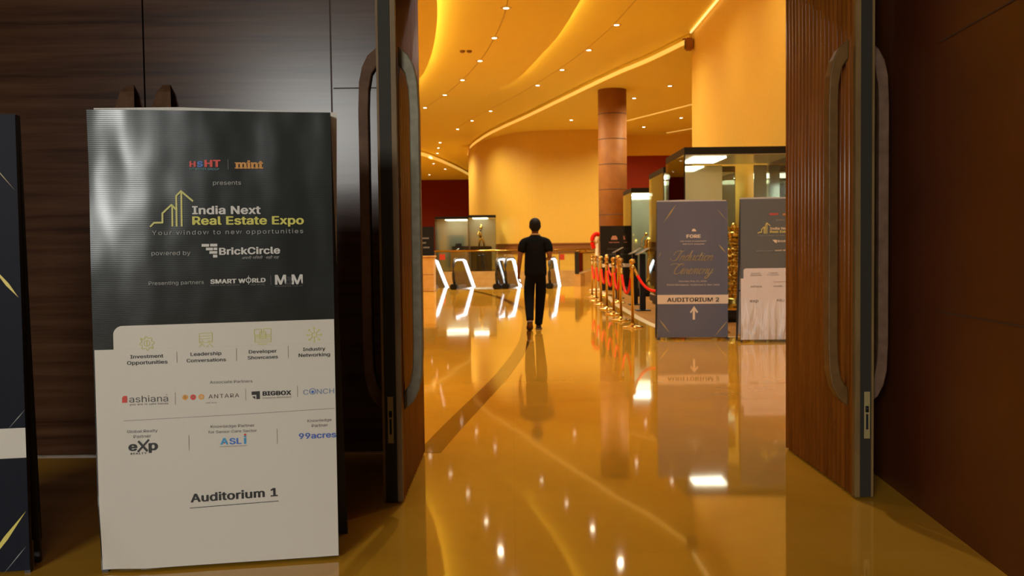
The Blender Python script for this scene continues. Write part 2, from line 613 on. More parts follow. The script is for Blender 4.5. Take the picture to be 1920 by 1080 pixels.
class Sheet:
    """a print layer lying on a banner: positions in (s, t) = metres along the width and up the height"""
    def __init__(self, to_local, st):
        self.to_local, self.st, self.mb, self.mats = to_local, st, MB(), []

    def _mi(self, m):
        if m not in self.mats:
            self.mats.append(m)
        return self.mats.index(m)

    def flat(self, pts, faces, m, lift=0.0):
        q = [self.to_local(s, t) for s, t in pts]
        self.mb.add([(x, y - lift, z) for x, y, z in q], faces, self._mi(m))

    def text(self, txt, a, b, m, bold=0.0, shear=0.0, space=1.0, ys=0.82):
        bold = max(bold, 0.0)
        vs, fs = glyphs(txt, 0.0, shear, space * (1 + bold * 1.1))
        if not vs:
            return
        x0, x1 = min(v[0] for v in vs) - bold, max(v[0] for v in vs) + bold
        (s0, t0), (s1, t1) = self.st(*a), self.st(*b)
        k = (s1 - s0) / (x1 - x0)
        # heavier strokes: the outline laid down several times, slightly apart
        offs = [(0, 0)] if bold == 0 else [(-bold, 0), (bold, 0), (-bold * .6, -bold * .5), (bold * .6, -bold * .5), (-bold * .6, bold * .5), (bold * .6, bold * .5), (0, 0)]
        for n, (dx, dy) in enumerate(offs):
            self.flat([(s0 + (x + dx - x0) * k, t0 + (t1 - t0) * (x - x0) / (x1 - x0) + (y + dy) * k * ys) for x, y in vs], fs, m, n * 0.00012)

    def line(self, pts, wpx, m, raw=False):
        p = pts if raw else [self.st(*q) for q in pts]
        wd = wpx
        q = [Vector(p[0])]
        for c in p[1:]:
            a, b = q[-1].copy(), Vector(c)
            k = max(1, int((b - a).length / 0.03))
            q += [a.lerp(b, (i + 1) / k) for i in range(k)]
        p = q
        for i in range(len(p) - 1):
            a, b = Vector(p[i]), Vector(p[i + 1])
            d = (b - a).normalized()
            n = Vector((-d.y, d.x)) * wd / 2
            e = d * wd * 0.3
            self.flat([tuple(a - n - e), tuple(b - n + e), tuple(b + n + e), tuple(a + n - e)], [(0, 1, 2, 3)], m, 0.0003 + (i % 2) * 0.00015)

    def poly(self, pts, m):
        p = [self.st(*q) for q in pts]
        tri = tessellate_polygon([[Vector((x, y, 0)) for x, y in p]])
        self.flat(p, [tuple(t) for t in tri], m)

    def disc(self, c, r, m, n=20, inner=0.0):
        s, t = self.st(*c)
        if inner:
            pts = [(s + q * math.cos(2 * PI * k / n), t + q * math.sin(2 * PI * k / n)) for q in (inner, r) for k in range(n)]
            self.flat(pts, [(k, (k + 1) % n, n + (k + 1) % n, n + k) for k in range(n)], m)
        else:
            self.flat([(s + r * math.cos(2 * PI * k / n), t + r * math.sin(2 * PI * k / n)) for k in range(n)], [tuple(range(n))], m)

    def build(self, name, parent):
        if not self.mb.v:
            return None
        return self.mb.build(name, self.mats, parent, fix=False)

    def cut(self, name):
        self.build(name, self.parent)
        self.mb, self.mats = MB(), []


# ------------------------------------------------------------------ the setting: floor
# marble floor with the opening for the escalators
mb = MB()
FLOOR_PIECES = [[(-16, -12), (14, -12), (14, 31.0), (-16, 31.0)], [(-16, 31.0), (-4.4, 31.0), (-4.4, 40), (-16, 40)],
                [(1.95, 31.0), (14, 31.0), (14, 40), (3.3, 40)], [(-16, 40), (14, 40), (14, 76), (-16, 76)]]
for poly in FLOOR_PIECES:
    mb.add([(x, y, 0) for x, y in poly], [tuple(range(len(poly)))])
struct(mb.build('floor', M_MARBLE, fix=False), 'glossy golden marble floor reflecting the lobby lights')
# escalator pit: walls and the lower storey floor
mb = MB()
pit = [(-4.4, 31.0), (1.95, 31.0), (3.3, 40), (-4.4, 40)]
for i in range(4):
    a, b = pit[i], pit[(i + 1) % 4]
    mb.add([(*a, -5), (*b, -5), (*b, -0.002), (*a, -0.002)], [(0, 1, 2, 3)])
struct(mb.build('wall_pit', M_TANSTONE, fix=False), 'tan stone sides of the escalator opening')
mb = MB()
mb.add([(-8, 30, -5), (8, 30, -5), (8, 50, -5), (-8, 50, -5)], [(0, 1, 2, 3)])
struct(mb.build('floor_lower', M_MARBLE, fix=False), 'lower storey floor under the escalators')
# darker curved inlay band
bandL = [(-0.60, 5.84), (-0.48, 6.9), (-0.16, 9.6), (0.06, 12.4), (0.14, 14.66), (0.18, 17.0), (0.13, 19.57), (-0.33, 23.85), (-0.97, 27.3), (-1.7, 30.3)]
pl = smooth_path([(x, y, 0) for x, y in bandL], 6)
bw = 0.15
mb = MB()
vs = []
for i, p in enumerate(pl):
    d = (pl[min(i + 1, len(pl) - 1)] - pl[max(i - 1, 0)]).normalized()
    n = Vector((d.y, -d.x, 0))
    vs += [p + Vector((0, 0, 0.0015)), p + n * bw + Vector((0, 0, 0.0015))]
mb.add(vs, [(2 * i, 2 * i + 1, 2 * i + 3, 2 * i + 2) for i in range(len(pl) - 1)])
struct(mb.build('trim_1', M_BAND, fix=False), 'curved dark marble band inlaid in the lobby floor')
# stone strip between carpet and marble
brd = [(2.55, 29.5), (2.36, 24.0), (2.22, 21.0), (2.16, 17.4), (2.16, 15.6), (2.24, 14.4), (2.55, 13.4), (3.05, 12.95), (4.6, 12.8)]
pb = smooth_path([(x, y, 0) for x, y in brd], 6)
mb, vs, inner = MB(), [], []
for i, p in enumerate(pb):
    d = (pb[min(i + 1, len(pb) - 1)] - pb[max(i - 1, 0)]).normalized()
    n = Vector((-d.y, d.x, 0))
    vs += [p + Vector((0, 0, 0.004)), p + n * 0.13 + Vector((0, 0, 0.004))]
    inner.append(p + n * 0.13)
mb.add(vs, [(2 * i, 2 * i + 1, 2 * i + 3, 2 * i + 2) for i in range(len(pb) - 1)])
struct(mb.build('trim_2', M_CREAM, fix=False), 'pale stone strip edging the carpet behind the rope line')
mb = MB()
mb.prism([(p.x, p.y) for p in inner] + [(4.62, 29.5)], 0.001, 0.006)
tag(mb.build('carpet', M_CARPET), 'tan carpet under the lit glass cases behind the rope line', 'carpet')

# ------------------------------------------------------------------ the setting: the door wall and the auditorium side
YW = 5.85
mb = MB()
for x0, x1 in ((-9.0, -3.385), (-1.085, -0.585), (1.755, 2.04)):
    mb.box((x0, YW, 0.0), (x1, YW + 0.16, 3.05))
mb.box((-9.0, YW, 3.05), (2.04, YW + 0.16, 5.6))
struct(mb.build('wall_back', M_WOOD), 'dark horizontally grained wood wall around the doorway')
mb = MB()
mb.box((-1.07, YW - 0.006, 2.233), (-0.665, YW + 0.001, 2.239))
mb.box((-1.085, YW - 0.003, 0.0), (-1.078, YW + 0.001, 3.05))
struct(mb.build('trim_3', M_JOINT), 'dark panel joints in the wood wall beside the open door')
mb = MB()
mb.box((-16, YW + 0.18, 0.0), (-0.585, YW + 0.24, 6.9))
mb.box((1.765, YW + 0.18, 0.0), (6.0, YW + 0.24, 6.9))
mb.box((-0.585, YW + 0.16, 3.05), (1.765, YW + 0.24, 6.9))
struct(mb.build('wall_lobby_front', M_WALL), 'lobby side of the door wall')
# right wall, slanting slightly, with panel joints
def wr(y):
    return 1.848 + 0.0704 * (y - 3.53)
mb = MB()
ya, yb = -3.0, YW
mb.add([(wr(ya), ya, 0), (wr(yb), yb, 0), (wr(yb), yb, 5.6), (wr(ya), ya, 5.6), (wr(ya) + .15, ya, 0), (wr(yb) + .15, yb, 0), (wr(yb) + .15, yb, 5.6), (wr(ya) + .15, ya, 5.6)],
       [(0, 1, 2, 3), (4, 5, 6, 7), (0, 3, 7, 4), (3, 2, 6, 7), (1, 2, 6, 5)])
struct(mb.build('wall_right', M_REDWOOD), 'dark red panelled side wall right of the open door')
mb = MB()
for z in (0.947, 2.135, 3.325):
    a, b = -3.0, 4.25
    mb.add([(wr(a) - 0.003, a, z - .0035), (wr(b) - 0.003, b, z - .0035), (wr(b) - 0.003, b, z + .0035), (wr(a) - 0.003, a, z + .0035)], [(0, 1, 2, 3)])
struct(mb.build('trim_4', M_JOINT, fix=False), 'thin horizontal joints of the red panelled wall')
mb = MB()
mb.box((-9.1, -12, 0), (-9.0, YW, 5.6))
struct(mb.build('wall_left', M_DARKINT), 'dark left wall of the auditorium foyer')
mb = MB()
mb.box((wr(-3) + 0.15, -3.0, 0), (7, -2.9, 5.6))
mb.box((7, -12, 0), (7.1, -2.9, 5.6))
struct(mb.build('wall_recess', M_DARKINT), 'dark wall behind the viewer to the right')
mb = MB()
mb.box((-9.1, -12.1, 0), (7.1, -12, 5.6))
struct(mb.build('wall_front', M_DARKINT), 'dark wall behind the viewer')
mb = MB()
mb.box((-9.1, -12.1, 5.6), (7.1, YW + 0.2, 5.7))
struct(mb.build('ceiling_foyer', M_DARKINT), 'dark ceiling over the auditorium side')
mb = MB()
mb.box((-3.385, YW - 0.002, 0.0), (-1.09, YW + 0.02, 0.010))
mb.box((-9, YW - 0.006, 0.0), (-3.385, YW + 0.0, 0.010))
mb.box((-1.085, YW - 0.006, 0.0), (-0.66, YW - 0.0, 0.010))
struct(mb.build('baseboard_back', M_STEEL), 'thin metal strip along the foot of the wood wall')

# ---- doors
def pull_handle(parent, xf, sgn, mtl, y0=4.78, zt=2.24, zb=0.46, out=0.098, name='handle'):
    """long bar handle with splayed ends, standing off a face at x = xf (sgn = outward direction)"""
    def P2(o, z):
        return (xf + sgn * o, y0, z)
    w2 = 0.026
    outer = [P2(0, zt + .02), P2(0.055, zt - .03), P2(0.082, zt - .085), P2(out, zt - .16), P2(out + .006, zt - .3), P2(out + .006, zb + .3), P2(out, zb + .16), P2(0.082, zb + .085), P2(0.055, zb + .03), P2(0, zb - .02)]
    inner = [P2(0, zt - .075), P2(0.012, zt - .085), P2(0.036, zt - .12), P2(out - .047, zt - .20), P2(out - .043, zt - .3), P2(out - .043, zb + .3), P2(out - .047, zb + .20), P2(0.036, zb + .12), P2(0.012, zb + .085), P2(0, zb + .075)]
    mbh = MB()
    n = len(outer)
    vs = []
    for dy in (-w2, w2):
        wf = lambda p: dy * (1 + 0.6 * min(abs(p[0] - xf), .1) / .1)
        vs += [(p[0], p[1] + wf(p), p[2]) for p in outer] + [(p[0], p[1] + wf(p), p[2]) for p in inner]
    fs = []
    for i in range(n - 1):
        fs.append((i, i + 1, n + i + 1, n + i))
        fs.append((2 * n + i, 2 * n + i + 1, 3 * n + i + 1, 3 * n + i))
        fs.append((i, i + 1, 2 * n + i + 1, 2 * n + i))
        fs.append((n + i, n + i + 1, 3 * n + i + 1, 3 * n + i))
    fs.append((0, n, 3 * n, 2 * n))
    fs.append((n - 1, 2 * n - 1, 4 * n - 1, 3 * n - 1))
    mbh.add(vs, fs)
    o = mbh.build(name, mtl, parent)
    b = o.modifiers.new('bevel', 'BEVEL')
    b.width, b.segments, b.limit_method = 0.006, 2, 'ANGLE'
    return o


def open_leaf(name, x0, x1, y0, y1, slat_side, label, mo, mi_):
    """leaf swung open toward the camera; slat_side = +1 when ribs face +x"""
    mb = MB()
    mb.box((x0 + 0.012, y0 + 0.012, 0.012), (x1 - 0.012, y1, 3.0))
    o = mb.build(name, M_WOOD)
    struct(o, label)
    # ribbed face
    xs = x1 - 0.012 if slat_side > 0 else x0 + 0.012
    mb = MB()
    n = 18
    L = y1 - y0 - 0.05
    for k in range(n):
        a = y0 + 0.045 + L * k / n
        b = a + L / n * 0.60
        mb.tube([(xs, (a + b) / 2, 0.014), (xs, (a + b) / 2, 2.998)], (b - a) / 2, 8, 0, ry=0.020, up=(1, 0, 0))
    mb.build('slat_panel', M_SLAT, o)
    mb = MB()
    dx = 0.002 * slat_side
    mb.box((min(xs, xs + dx), y0 + 0.04, 0.013), (max(xs, xs + dx), y1 - 0.001, 2.999))
    mb.build('groove_panel', M_SLATBACK, o)
    # lips and lock edge
    wl = 0.022
    if slat_side > 0:
        lipa, lipb = (x1 - wl, x1 + 0.004), (x0 + 0.0, x0 + 0.012)
    else:
        lipa, lipb = (x0 - 0.004, x0 + wl), (x1 - 0.012, x1)
    mb = MB()
    mb.box((lipa[0], y0, 0.010), (lipa[1], y0 + 0.04, 3.0), 0, 0.002)
    mb.build('edge_lip', M_LIP, o)
    mb = MB()
    mb.box((lipb[0], y0 + 0.004, 0.010), (lipb[1], y0 + 0.05, 3.0), 0, 0.002)
    mb.build('edge_trim', M_LIP, o)
    mb = MB()
    mb.box((x0 + 0.013, y0 + 0.006, 0.011), (x1 - 0.024 if slat_side > 0 else x1 - 0.013, y0 + 0.02, 3.0))
    mb.build('edge_strip', M_EDGE, o)
    xm = (x0 + x1) / 2 + (-0.005 if slat_side > 0 else 0.012)
    mb = MB()
    mb.box((xm - 0.014, y0 + 0.0035, 0.30), (xm + 0.014, y0 + 0.008, 0.53), 0)
    lk = mb.build('lock_plate', M_BRASSPLATE, o)
    mb = MB()
    mb.box((xm - 0.005, y0 + 0.001, 0.345), (xm + 0.005, y0 + 0.004, 0.42))
    mb.lathe([(0.008, 0.0), (0.008, 0.03)], 12, (xm, y0 + 0.004, 0.43))
    mb.build('latch', M_BLACK, lk)
    pull_handle(o, x1 if slat_side > 0 else x1, 1, mo, y0 + 0.13, name='pull_handle')
    pull_handle(o, x0, -1, mi_, y0 + 0.13, name='pull_handle')
    return o


open_leaf('door_1', -0.645, -0.553, 4.655, 5.848, 1, 'open left door leaf, wood veneer one side and ribbed slats on the other', M_HANDLE, M_HANDLEW)
open_leaf('door_2', 1.672, 1.762, 4.635, 5.848, -1, 'open right door leaf with ribbed reddish slats facing the doorway', M_HANDLEW, M_HANDLET)


def closed_leaf(name, x0, x1, hx, label):
    mb = MB()
    mb.box((x0 + 0.003, YW + 0.004, 0.012), (x1 - 0.003, YW + 0.07, 3.045), 0)
    o = mb.build(name, M_WOOD)
    struct(o, label)
    mbh = MB()
    zt, zb, w2 = 2.27, 0.46, 0.022
    prof = [(0.0, zt), (0.055, zt - .05), (0.10, zt - .16), (0.106, zt - .3), (0.106, zb + .3), (0.10, zb + .16), (0.055, zb + .05), (0.0, zb)]
    prin = [(0.0, zt - .075), (0.036, zt - .12), (0.053, zt - .20), (0.06, zt - .3), (0.06, zb + .3), (0.053, zb + .20), (0.036, zb + .12), (0.0, zb + .075)]
    n = len(prof)
    vs = []
    for dx in (-w2, w2):
        vs += [(hx + dx * (1 + 1.7 * min(a, .1) / .1), YW - a, z) for a, z in prof] + [(hx + dx * (1 + 1.7 * min(a, .1) / .1), YW - a, z) for a, z in prin]
    fs = []
    for i in range(n - 1):
        fs += [(i, i + 1, n + i + 1, n + i), (2 * n + i, 2 * n + i + 1, 3 * n + i + 1, 3 * n + i), (i, i + 1, 2 * n + i + 1, 2 * n + i), (n + i, n + i + 1, 3 * n + i + 1, 3 * n + i)]
    fs += [(0, n, 3 * n, 2 * n), (n - 1, 2 * n - 1, 4 * n - 1, 3 * n - 1)]
    mbh.add(vs, fs)
    mbh.build('pull_handle', M_HANDLEW, o)
    return o


closed_leaf('door_3', -3.385, -2.222, -2.305, 'closed dark wood door leaf behind the white and charcoal banner stand, left one of the pair')
closed_leaf('door_4', -2.218, -1.085, -2.085, 'closed dark wood door leaf behind the white and charcoal banner stand, right one of the pair')

# ------------------------------------------------------------------ the setting: lobby shell
mb = MB()
mb.box((-16.1, 6.09, 0), (-16, 76, 6.9))
struct(mb.build('wall_lobby_left', M_WALL), 'left wall of the lobby')
mb = MB()
mb.box((-16, 74, 0), (-1.0, 74.1, 6.9))
struct(mb.build('wall_far_red', M_RED), 'dark red wall at the far left end of the lobby')
mb = MB()
mb.box((13.9, 6.09, 0), (14.0, 76, 6.9))
struct(mb.build('wall_lobby_east', M_WALL), 'far right end wall of the lobby')
# curved wall behind the escalators
cw = smooth_path([(-2.0, 58, 0), (-2.27, 51.8, 0), (-1.75, 48.2, 0), (-1.0, 45.6, 0), (0.37, 43.1, 0), (2.0, 42.5, 0), (4.5, 42.45, 0)], 8)
mb = MB()
vs = []
for p in cw:
    vs += [(p.x, p.y, 0), (p.x, p.y, 6.70)]
mb.add(vs, [(2 * i, 2 * i + 2, 2 * i + 3, 2 * i + 1) for i in range(len(cw) - 1)])
mb.add([(4.5, 42.45, 0), (4.5, 60, 0), (4.5, 60, 6.70), (4.5, 42.45, 6.70)], [(0, 1, 2, 3)])
for p in mb.sm:
    pass
struct(mb.build('wall_curved', M_WALL, fix=False), 'curved pale golden wall behind the escalators')
mb = MB()
for z0, z1, off in ((1.02, 1.42, 0.03), (1.42, 1.47, 0.07)):
    vs = []
    for i, p in enumerate(cw[8:]):
        j = i + 8
        d = (cw[min(j + 1, len(cw) - 1)] - cw[max(j - 1, 0)]).normalized()
        n = Vector((d.y, -d.x, 0)) * off
        vs += [(p.x + n.x, p.y + n.y, z0), (p.x + n.x, p.y + n.y, z1), (p.x, p.y, z1)]
    k = len(cw[8:])
    mb.add(vs, [(3 * i, 3 * i + 3, 3 * i + 4, 3 * i + 1) for i in range(k - 1)] + [(3 * i + 1, 3 * i + 4, 3 * i + 5, 3 * i + 2) for i in range(k - 1)])
struct(mb.build('trim_5', M_BROWNTRIM, fix=False), 'brown rail along the curved wall')
# wall behind and right of the column
mb = MB()
mb.box((4.4, 44.7, 5.5), (14, 44.8, 6.70), 0)
mb.box((4.4, 44.75, 0.0), (14, 44.85, 5.5), 1)
struct(mb.build('wall_far_right', [M_WALL, M_RED]), 'far wall right of the column, golden above and red below')
# papered wall right of the lobby, with its end
mb = MB()
mb.box((4.68, 6.09, 0), (4.95, 24.7, 6.70))
struct(mb.build('wall_lobby_right', M_WALL), 'papered golden wall behind the lit glass cases')

# ceiling
mb = MB()
mb.box((-16, 6.09, 6.70), (14, 76, 6.80))
struct(mb.build('ceiling', M_CEIL), 'pale golden lobby ceiling')
crvA = smooth_path([(-1.3, 6.1, 0), (-1.32, 12, 0), (-1.36, 16.5, 0), (-1.455, 19.6, 0), (-1.70, 22.5, 0), (-2.10, 25.6, 0), (-2.62, 28.4, 0), (-3.8, 33, 0), (-5.8, 38.5, 0), (-9, 44.5, 0), (-13, 50, 0)], 6)
crvB = smooth_path([(2.25, 6.1, 0), (2.1, 12, 0), (1.88, 16.5, 0), (1.535, 20.3, 0), (1.24, 23.6, 0), (0.87, 26.1, 0), (0.24, 29.8, 0), (-0.27, 31.3, 0), (-1.3, 34.3, 0), (-2.9, 38.5, 0), (-5, 43, 0), (-8, 48, 0), (-13, 54, 0)], 6)
crvC = smooth_path([(4.62, 24.72, 0), (3.95, 27.2, 0), (3.18, 29.5, 0), (1.80, 34.4, 0), (0.75, 38.2, 0), (-0.5, 42.4, 0), (-1.35, 45.8, 0), (-2.1, 50.0, 0), (-2.4, 54, 0)], 6)
crvA = [Vector((p.x * .974, p.y * .974 if p.y > 15 else p.y, 0)) for p in crvA]
mb = MB()
mb.prism([(p.x, p.y) for p in crvA] + [(-15.95, 50), (-15.95, 6.1)], 6.20, 6.24)
struct(mb.build('ceiling_lower', M_CEIL), 'lowest curved ceiling level at the left of the lobby')
mb = MB()
mb.prism([(p.x, p.y) for p in crvB] + [(-15.95, 54), (-15.95, 6.1)], 6.48, 6.52)
struct(mb.build('ceiling_middle', M_CEIL), 'middle curved ceiling level with a row of downlights')
mb = MB()
mb.prism([(p.x, p.y) for p in crvC] + [(-2.4, 58), (13.9, 58), (13.9, 24.72)], 6.46, 6.69)
struct(mb.build('ceiling_right', M_CEIL), 'lower ceiling over the column and the right of the lobby')


def ribbon(path, z0, z1, off, name, m, label, group):
    mbr = MB()
    vs = []
    for i, p in enumerate(path):
        d = (path[min(i + 1, len(path) - 1)] - path[max(i - 1, 0)]).normalized()
        n = Vector((d.y, -d.x, 0)) * off
        vs += [(p.x + n.x, p.y + n.y, z0), (p.x + n.x, p.y + n.y, z1)]
    mbr.add(vs, [(2 * i, 2 * i + 2, 2 * i + 3, 2 * i + 1) for i in range(len(path) - 1)])
    return tag(mbr.build(name, m, fix=False), label, 'cove light', group)


def led(path, z, off, name, m, label):
    mbr = MB()
    pts = []
    for i, p in enumerate(path):
        d = (path[min(i + 1, len(path) - 1)] - path[max(i - 1, 0)]).normalized()
        n = Vector((d.y, -d.x, 0)) * off
        pts.append((p.x + n.x, p.y + n.y, z))
    mbr.tube(pts, 0.014, 6)
    return tag(mbr.build(name, m), label, 'cove light')


led(crvA, 6.275, -0.03, 'cove_light', M_COVE, 'curved cove light glowing along the leftmost ceiling edge')
led(crvB[:46], 6.56, -0.035, 'cove_light', M_COVE, 'curved cove light between the two nearest rows of downlights')
ribbon(crvC, 6.47, 6.59, -0.012, 'cove_light', M_RISER, 'long ceiling step face made to glow like cove light, running to the curved wall', None)  # riser of the lower ceiling glows itself, in place of a hidden LED
for nm, p0, p1, lab in (('cove_light', (4.85, 39.6), (6.75, 35.2), 'short cove line just right of the column top'),
                        ('cove_light', (7.2, 44.0), (8.2, 42.2), 'short cove line at the far right behind the column')):
    mbr = MB()
    a, b = Vector((*p0, 6.46)), Vector((*p1, 6.46))
    mbr.tube([a, b], 0.09, 4, 0, ry=0.02)
    tag(mbr.build(nm, M_RISER), lab, 'cove light')
mbr = MB()
mbr.tube([(4.60, 20.5, 6.66), (4.60, 24.4, 6.66)], 0.03, 6)
tag(mbr.build('cove_light', M_COVESOFT), 'cove light along the top of the papered right wall', 'cove light')
crvD = smooth_path([(-9.0, 50.5, 0), (-6.4, 51.0, 0), (-5.0, 52.6, 0), (-4.3, 56, 0), (-3.75, 60, 0), (-3.2, 65, 0), (-2.7, 71, 0)], 6)
mb = MB()
mb.prism([(p.x, p.y) for p in crvD] + [(-9, 71)], 6.40, 6.69)
struct(mb.build('ceiling_far', M_CEIL), 'lower ceiling disc at the far left end')
ribbon(crvD, 6.42, 6.60, 0.02, 'cove_light', M_RISER, 'small curved ceiling step face made to glow, above the far red wall', None)  # lit look of this riser is put in as its own glow
# groove lines that carry the rows of downlights
row1 = [(-0.056, 21.49), (-0.37, 24.485), (-0.833, 27.42), (-1.491, 30.47), (-2.25, 33.36), (-3.2, 36.29)]
row2 = [(2.601, 23.30), (2.166, 26.20), (1.591, 29.04), (0.925, 31.74), (-0.749, 37.48), (-1.59, 40.21), (-2.35, 43.0), (-3.53, 48.28), (-3.81, 50.8), (-4.08, 53.6)]
row3 = [(5.339, 32.05), (4.473, 34.58), (2.565, 40.25), (7.123, 40.0), (5.964, 42.86)]
KZ = (6.475 - H_EYE) / (6.6 - H_EYE)
KC = (6.455 - H_EYE) / (6.6 - H_EYE)
row1 = [(x * KZ, y * KZ) for x, y in row1]
row3 = [(x * KC, y * KC) for x, y in row3]
mb = MB()
for pts, z in (([(0.25, 10), (0.22, 14.0), (0.1, 17.5)] + row1, 6.478), ([(3.2, 14), (3.05, 18.5)] + row2[:4] + [(0.15, 34.6)] + row2[4:7], 6.698)):
    sp = smooth_path([(x, y, z) for x, y in pts], 4)
    mb.tube(sp, 0.012, 4, 0, ry=0.002)
struct(mb.build('trim_6', mat('ceiling_groove', (0.55, 0.36, 0.06), 0.7)), 'thin grooves in the ceiling that the downlights follow')

# ---- downlights
dl = empty('downlight', (0, 0, 0), 'x', 'downlight', 'recessed ceiling downlights')
mb = MB()
mb.lathe([(0.085, 0.0), (0.125, 0.0), (0.12, -0.014), (0.09, -0.010)], 20)
mb.build('trim_ring', M_RING, dl)
mb = MB()
mb.lathe([(0.086, -0.004), (0.05, -0.012), (0.001, -0.014)], 18)
mb.build('lens', M_LENS, dl)
ORD = ['nearest', 'second nearest', 'third', 'fourth', 'fifth', 'sixth', 'seventh', 'eighth', 'ninth', 'farthest']
first = True
spots = [(x, y, 6.478, 'downlight in the left ceiling row beside the glowing cove, %s in that row' % ORD[i]) for i, (x, y) in enumerate(row1)]
spots += [(x * 1.015, y * 1.015, 6.70, 'downlight in the long middle ceiling row, %s in that row' % ORD[i]) for i, (x, y) in enumerate(row2)]
r3l = ['downlight above and right of the column top', 'downlight just right of the column top', 'downlight left of the column above the curved wall',
       'downlight at the far right between the two short cove lines', 'lowest downlight right of the column']
spots += [(x, y, 6.458, r3l[i]) for i, (x, y) in enumerate(row3)]
for (x, y), l in zip([(-4.6, 57.5), (-4.2, 61.5), (-7.2, 60.5), (-5.6, 66), (-7.4, 69)],
                     ['far downlight right of the far cove line', 'far downlight beside the curved wall edge', 'far downlight left above the red wall', 'tiny downlight in the middle over the red wall', 'tiny leftmost downlight over the red wall']):
    spots.append((x, y, 6.40 if x > -9 and y > 56 and x < -4 else 6.70, l))
near = [(0.12, 17.6), (0.2, 13.6), (0.25, 9.6), (3.0, 19.9), (3.15, 16.4), (3.25, 12.9), (3.3, 9.4)]
for i, (x, y) in enumerate(near):
    spots.append((x, y, 6.478 if x < 1 else 6.70, 'downlight of the %s ceiling row between the doorway and the picture top, %s' % ('left' if x < 1 else 'middle', ORD[i])))
for i, (x, y, z, l) in enumerate(spots):
    if first:
        dl.location = (x, y, z)
        dl['label'] = l
        first = False
    else:
        copy_thing(dl, (x, y, z), l)
    sp = lamp('SPOT', 'downlight_lamp', (x, y, z - 0.03), SPOT_W * (0.35 if (x > 2.5 and y < 22) else 1.0 if y < 27 else 1.35), NEAR_WHITE if y < 14 else WARM, None, spot_size=math.radians(150), spot_blend=0.9, shadow_soft_size=0.06)
# downlights over the left part of the lobby
left_l = []
for i, (x, y) in enumerate([(-6, 10), (-6, 16), (-6.5, 22), (-7, 28), (-8.5, 34), (-12, 13), (-12, 21), (-12, 29), (-13, 38)]):
    copy_thing(dl, (x, y, 6.20), 'downlight over the left side of the lobby, out past the open left door')
    lamp('SPOT', 'downlight_lamp', (x, y, 6.17), SPOT_W, WARM, None, spot_size=math.radians(150), spot_blend=0.9, shadow_soft_size=0.06)
# detectors
for px, lab in ((867, 'small dark ceiling detector, left one of the two'), (880, 'small dark ceiling detector, right one of the two')):
    p = at_z(px, 95, 6.48)
    mb = MB()
    mb.lathe([(0.07, 0.0), (0.07, -0.03), (0.045, -0.055), (0.001, -0.06)], 14)
    tag(mb.build('smoke_detector', M_BROWNTRIM, None, (p.x, p.y, 6.48)), lab, 'detector', 'ceiling detectors')
p = at_y(1287, 84, 24.6)
e = empty('wall_speaker', (4.60, 24.45, p.z), 'brown speaker bracketed to the top end of the papered wall', 'speaker')
mb = MB()
mb.box((-0.13, -0.12, -0.17), (0.06, 0.12, 0.13), 0, 0.03)
mb.build('housing', M_COLUMN, e)
mb = MB()
mb.box((-0.139, -0.09, -0.13), (-0.131, 0.09, 0.09), 0, 0.002)
mb.build('grille', M_JOINT, e)
mb = MB()
mb.tube([(0.0, 0, 0.05), (0.085, 0, 0.05)], 0.03, 8)
mb.build('bracket', M_COLUMN, e)
mb = MB()
mb.tube([(-0.12, 0, 0.12), (-0.20, 0, 0.10)], 0.02, 8)
mb.build('aiming_arm', M_COLUMN, e)

# ---- column
col = empty('column', (3.395, 31.9, 0), 'round brown stone column standing behind the black banner', 'column')
mb = MB()
mb.lathe([(0.47, 0.0), (0.47, 6.458)], 40)
mb.build('shaft', M_COLUMN, col)
mb = MB()
for k in range(1, 11):
    z = 6.458 - 0.83 * k + 0.02
    if z > 0.2:
        mb.lathe([(0.468, z - 0.012), (0.472, z - 0.012), (0.472, z + 0.012), (0.468, z + 0.012)], 40)
mb.build('joint_rings', M_JOINT, col)
mb = MB()
mb.lathe([(0.55, 0.0), (0.55, 0.12), (0.50, 0.16), (0.472, 0.16)], 40)
mb.build('base', M_BROWNTRIM, col)


# ------------------------------------------------------------------ banner stands
class BannerPlane:
    """upright banner plane through two floor points (left, right)"""
    def __init__(self, bl, br, bend=None):
        self.o = Vector((bl[0], bl[1], 0))
        self.u = (Vector((br[0], br[1], 0)) - self.o)
        self.W = self.u.length
        self.u.normalize()
        self.n = Vector((self.u.y, -self.u.x, 0))     # towards the viewer
        self.rz = math.atan2(self.u.y, self.u.x)
        self.bend = bend or (lambda s, t: 0.0)

    def st(self, px, py):
        d = ray(px, py)
        k = (self.o - EYE).dot(self.n) / d.dot(self.n)
        q = EYE + d * k
        return ((q - self.o).dot(self.u), q.z)

    def local(self, lift):
        return lambda s, t: (s, -lift + self.bend(s, t), t)


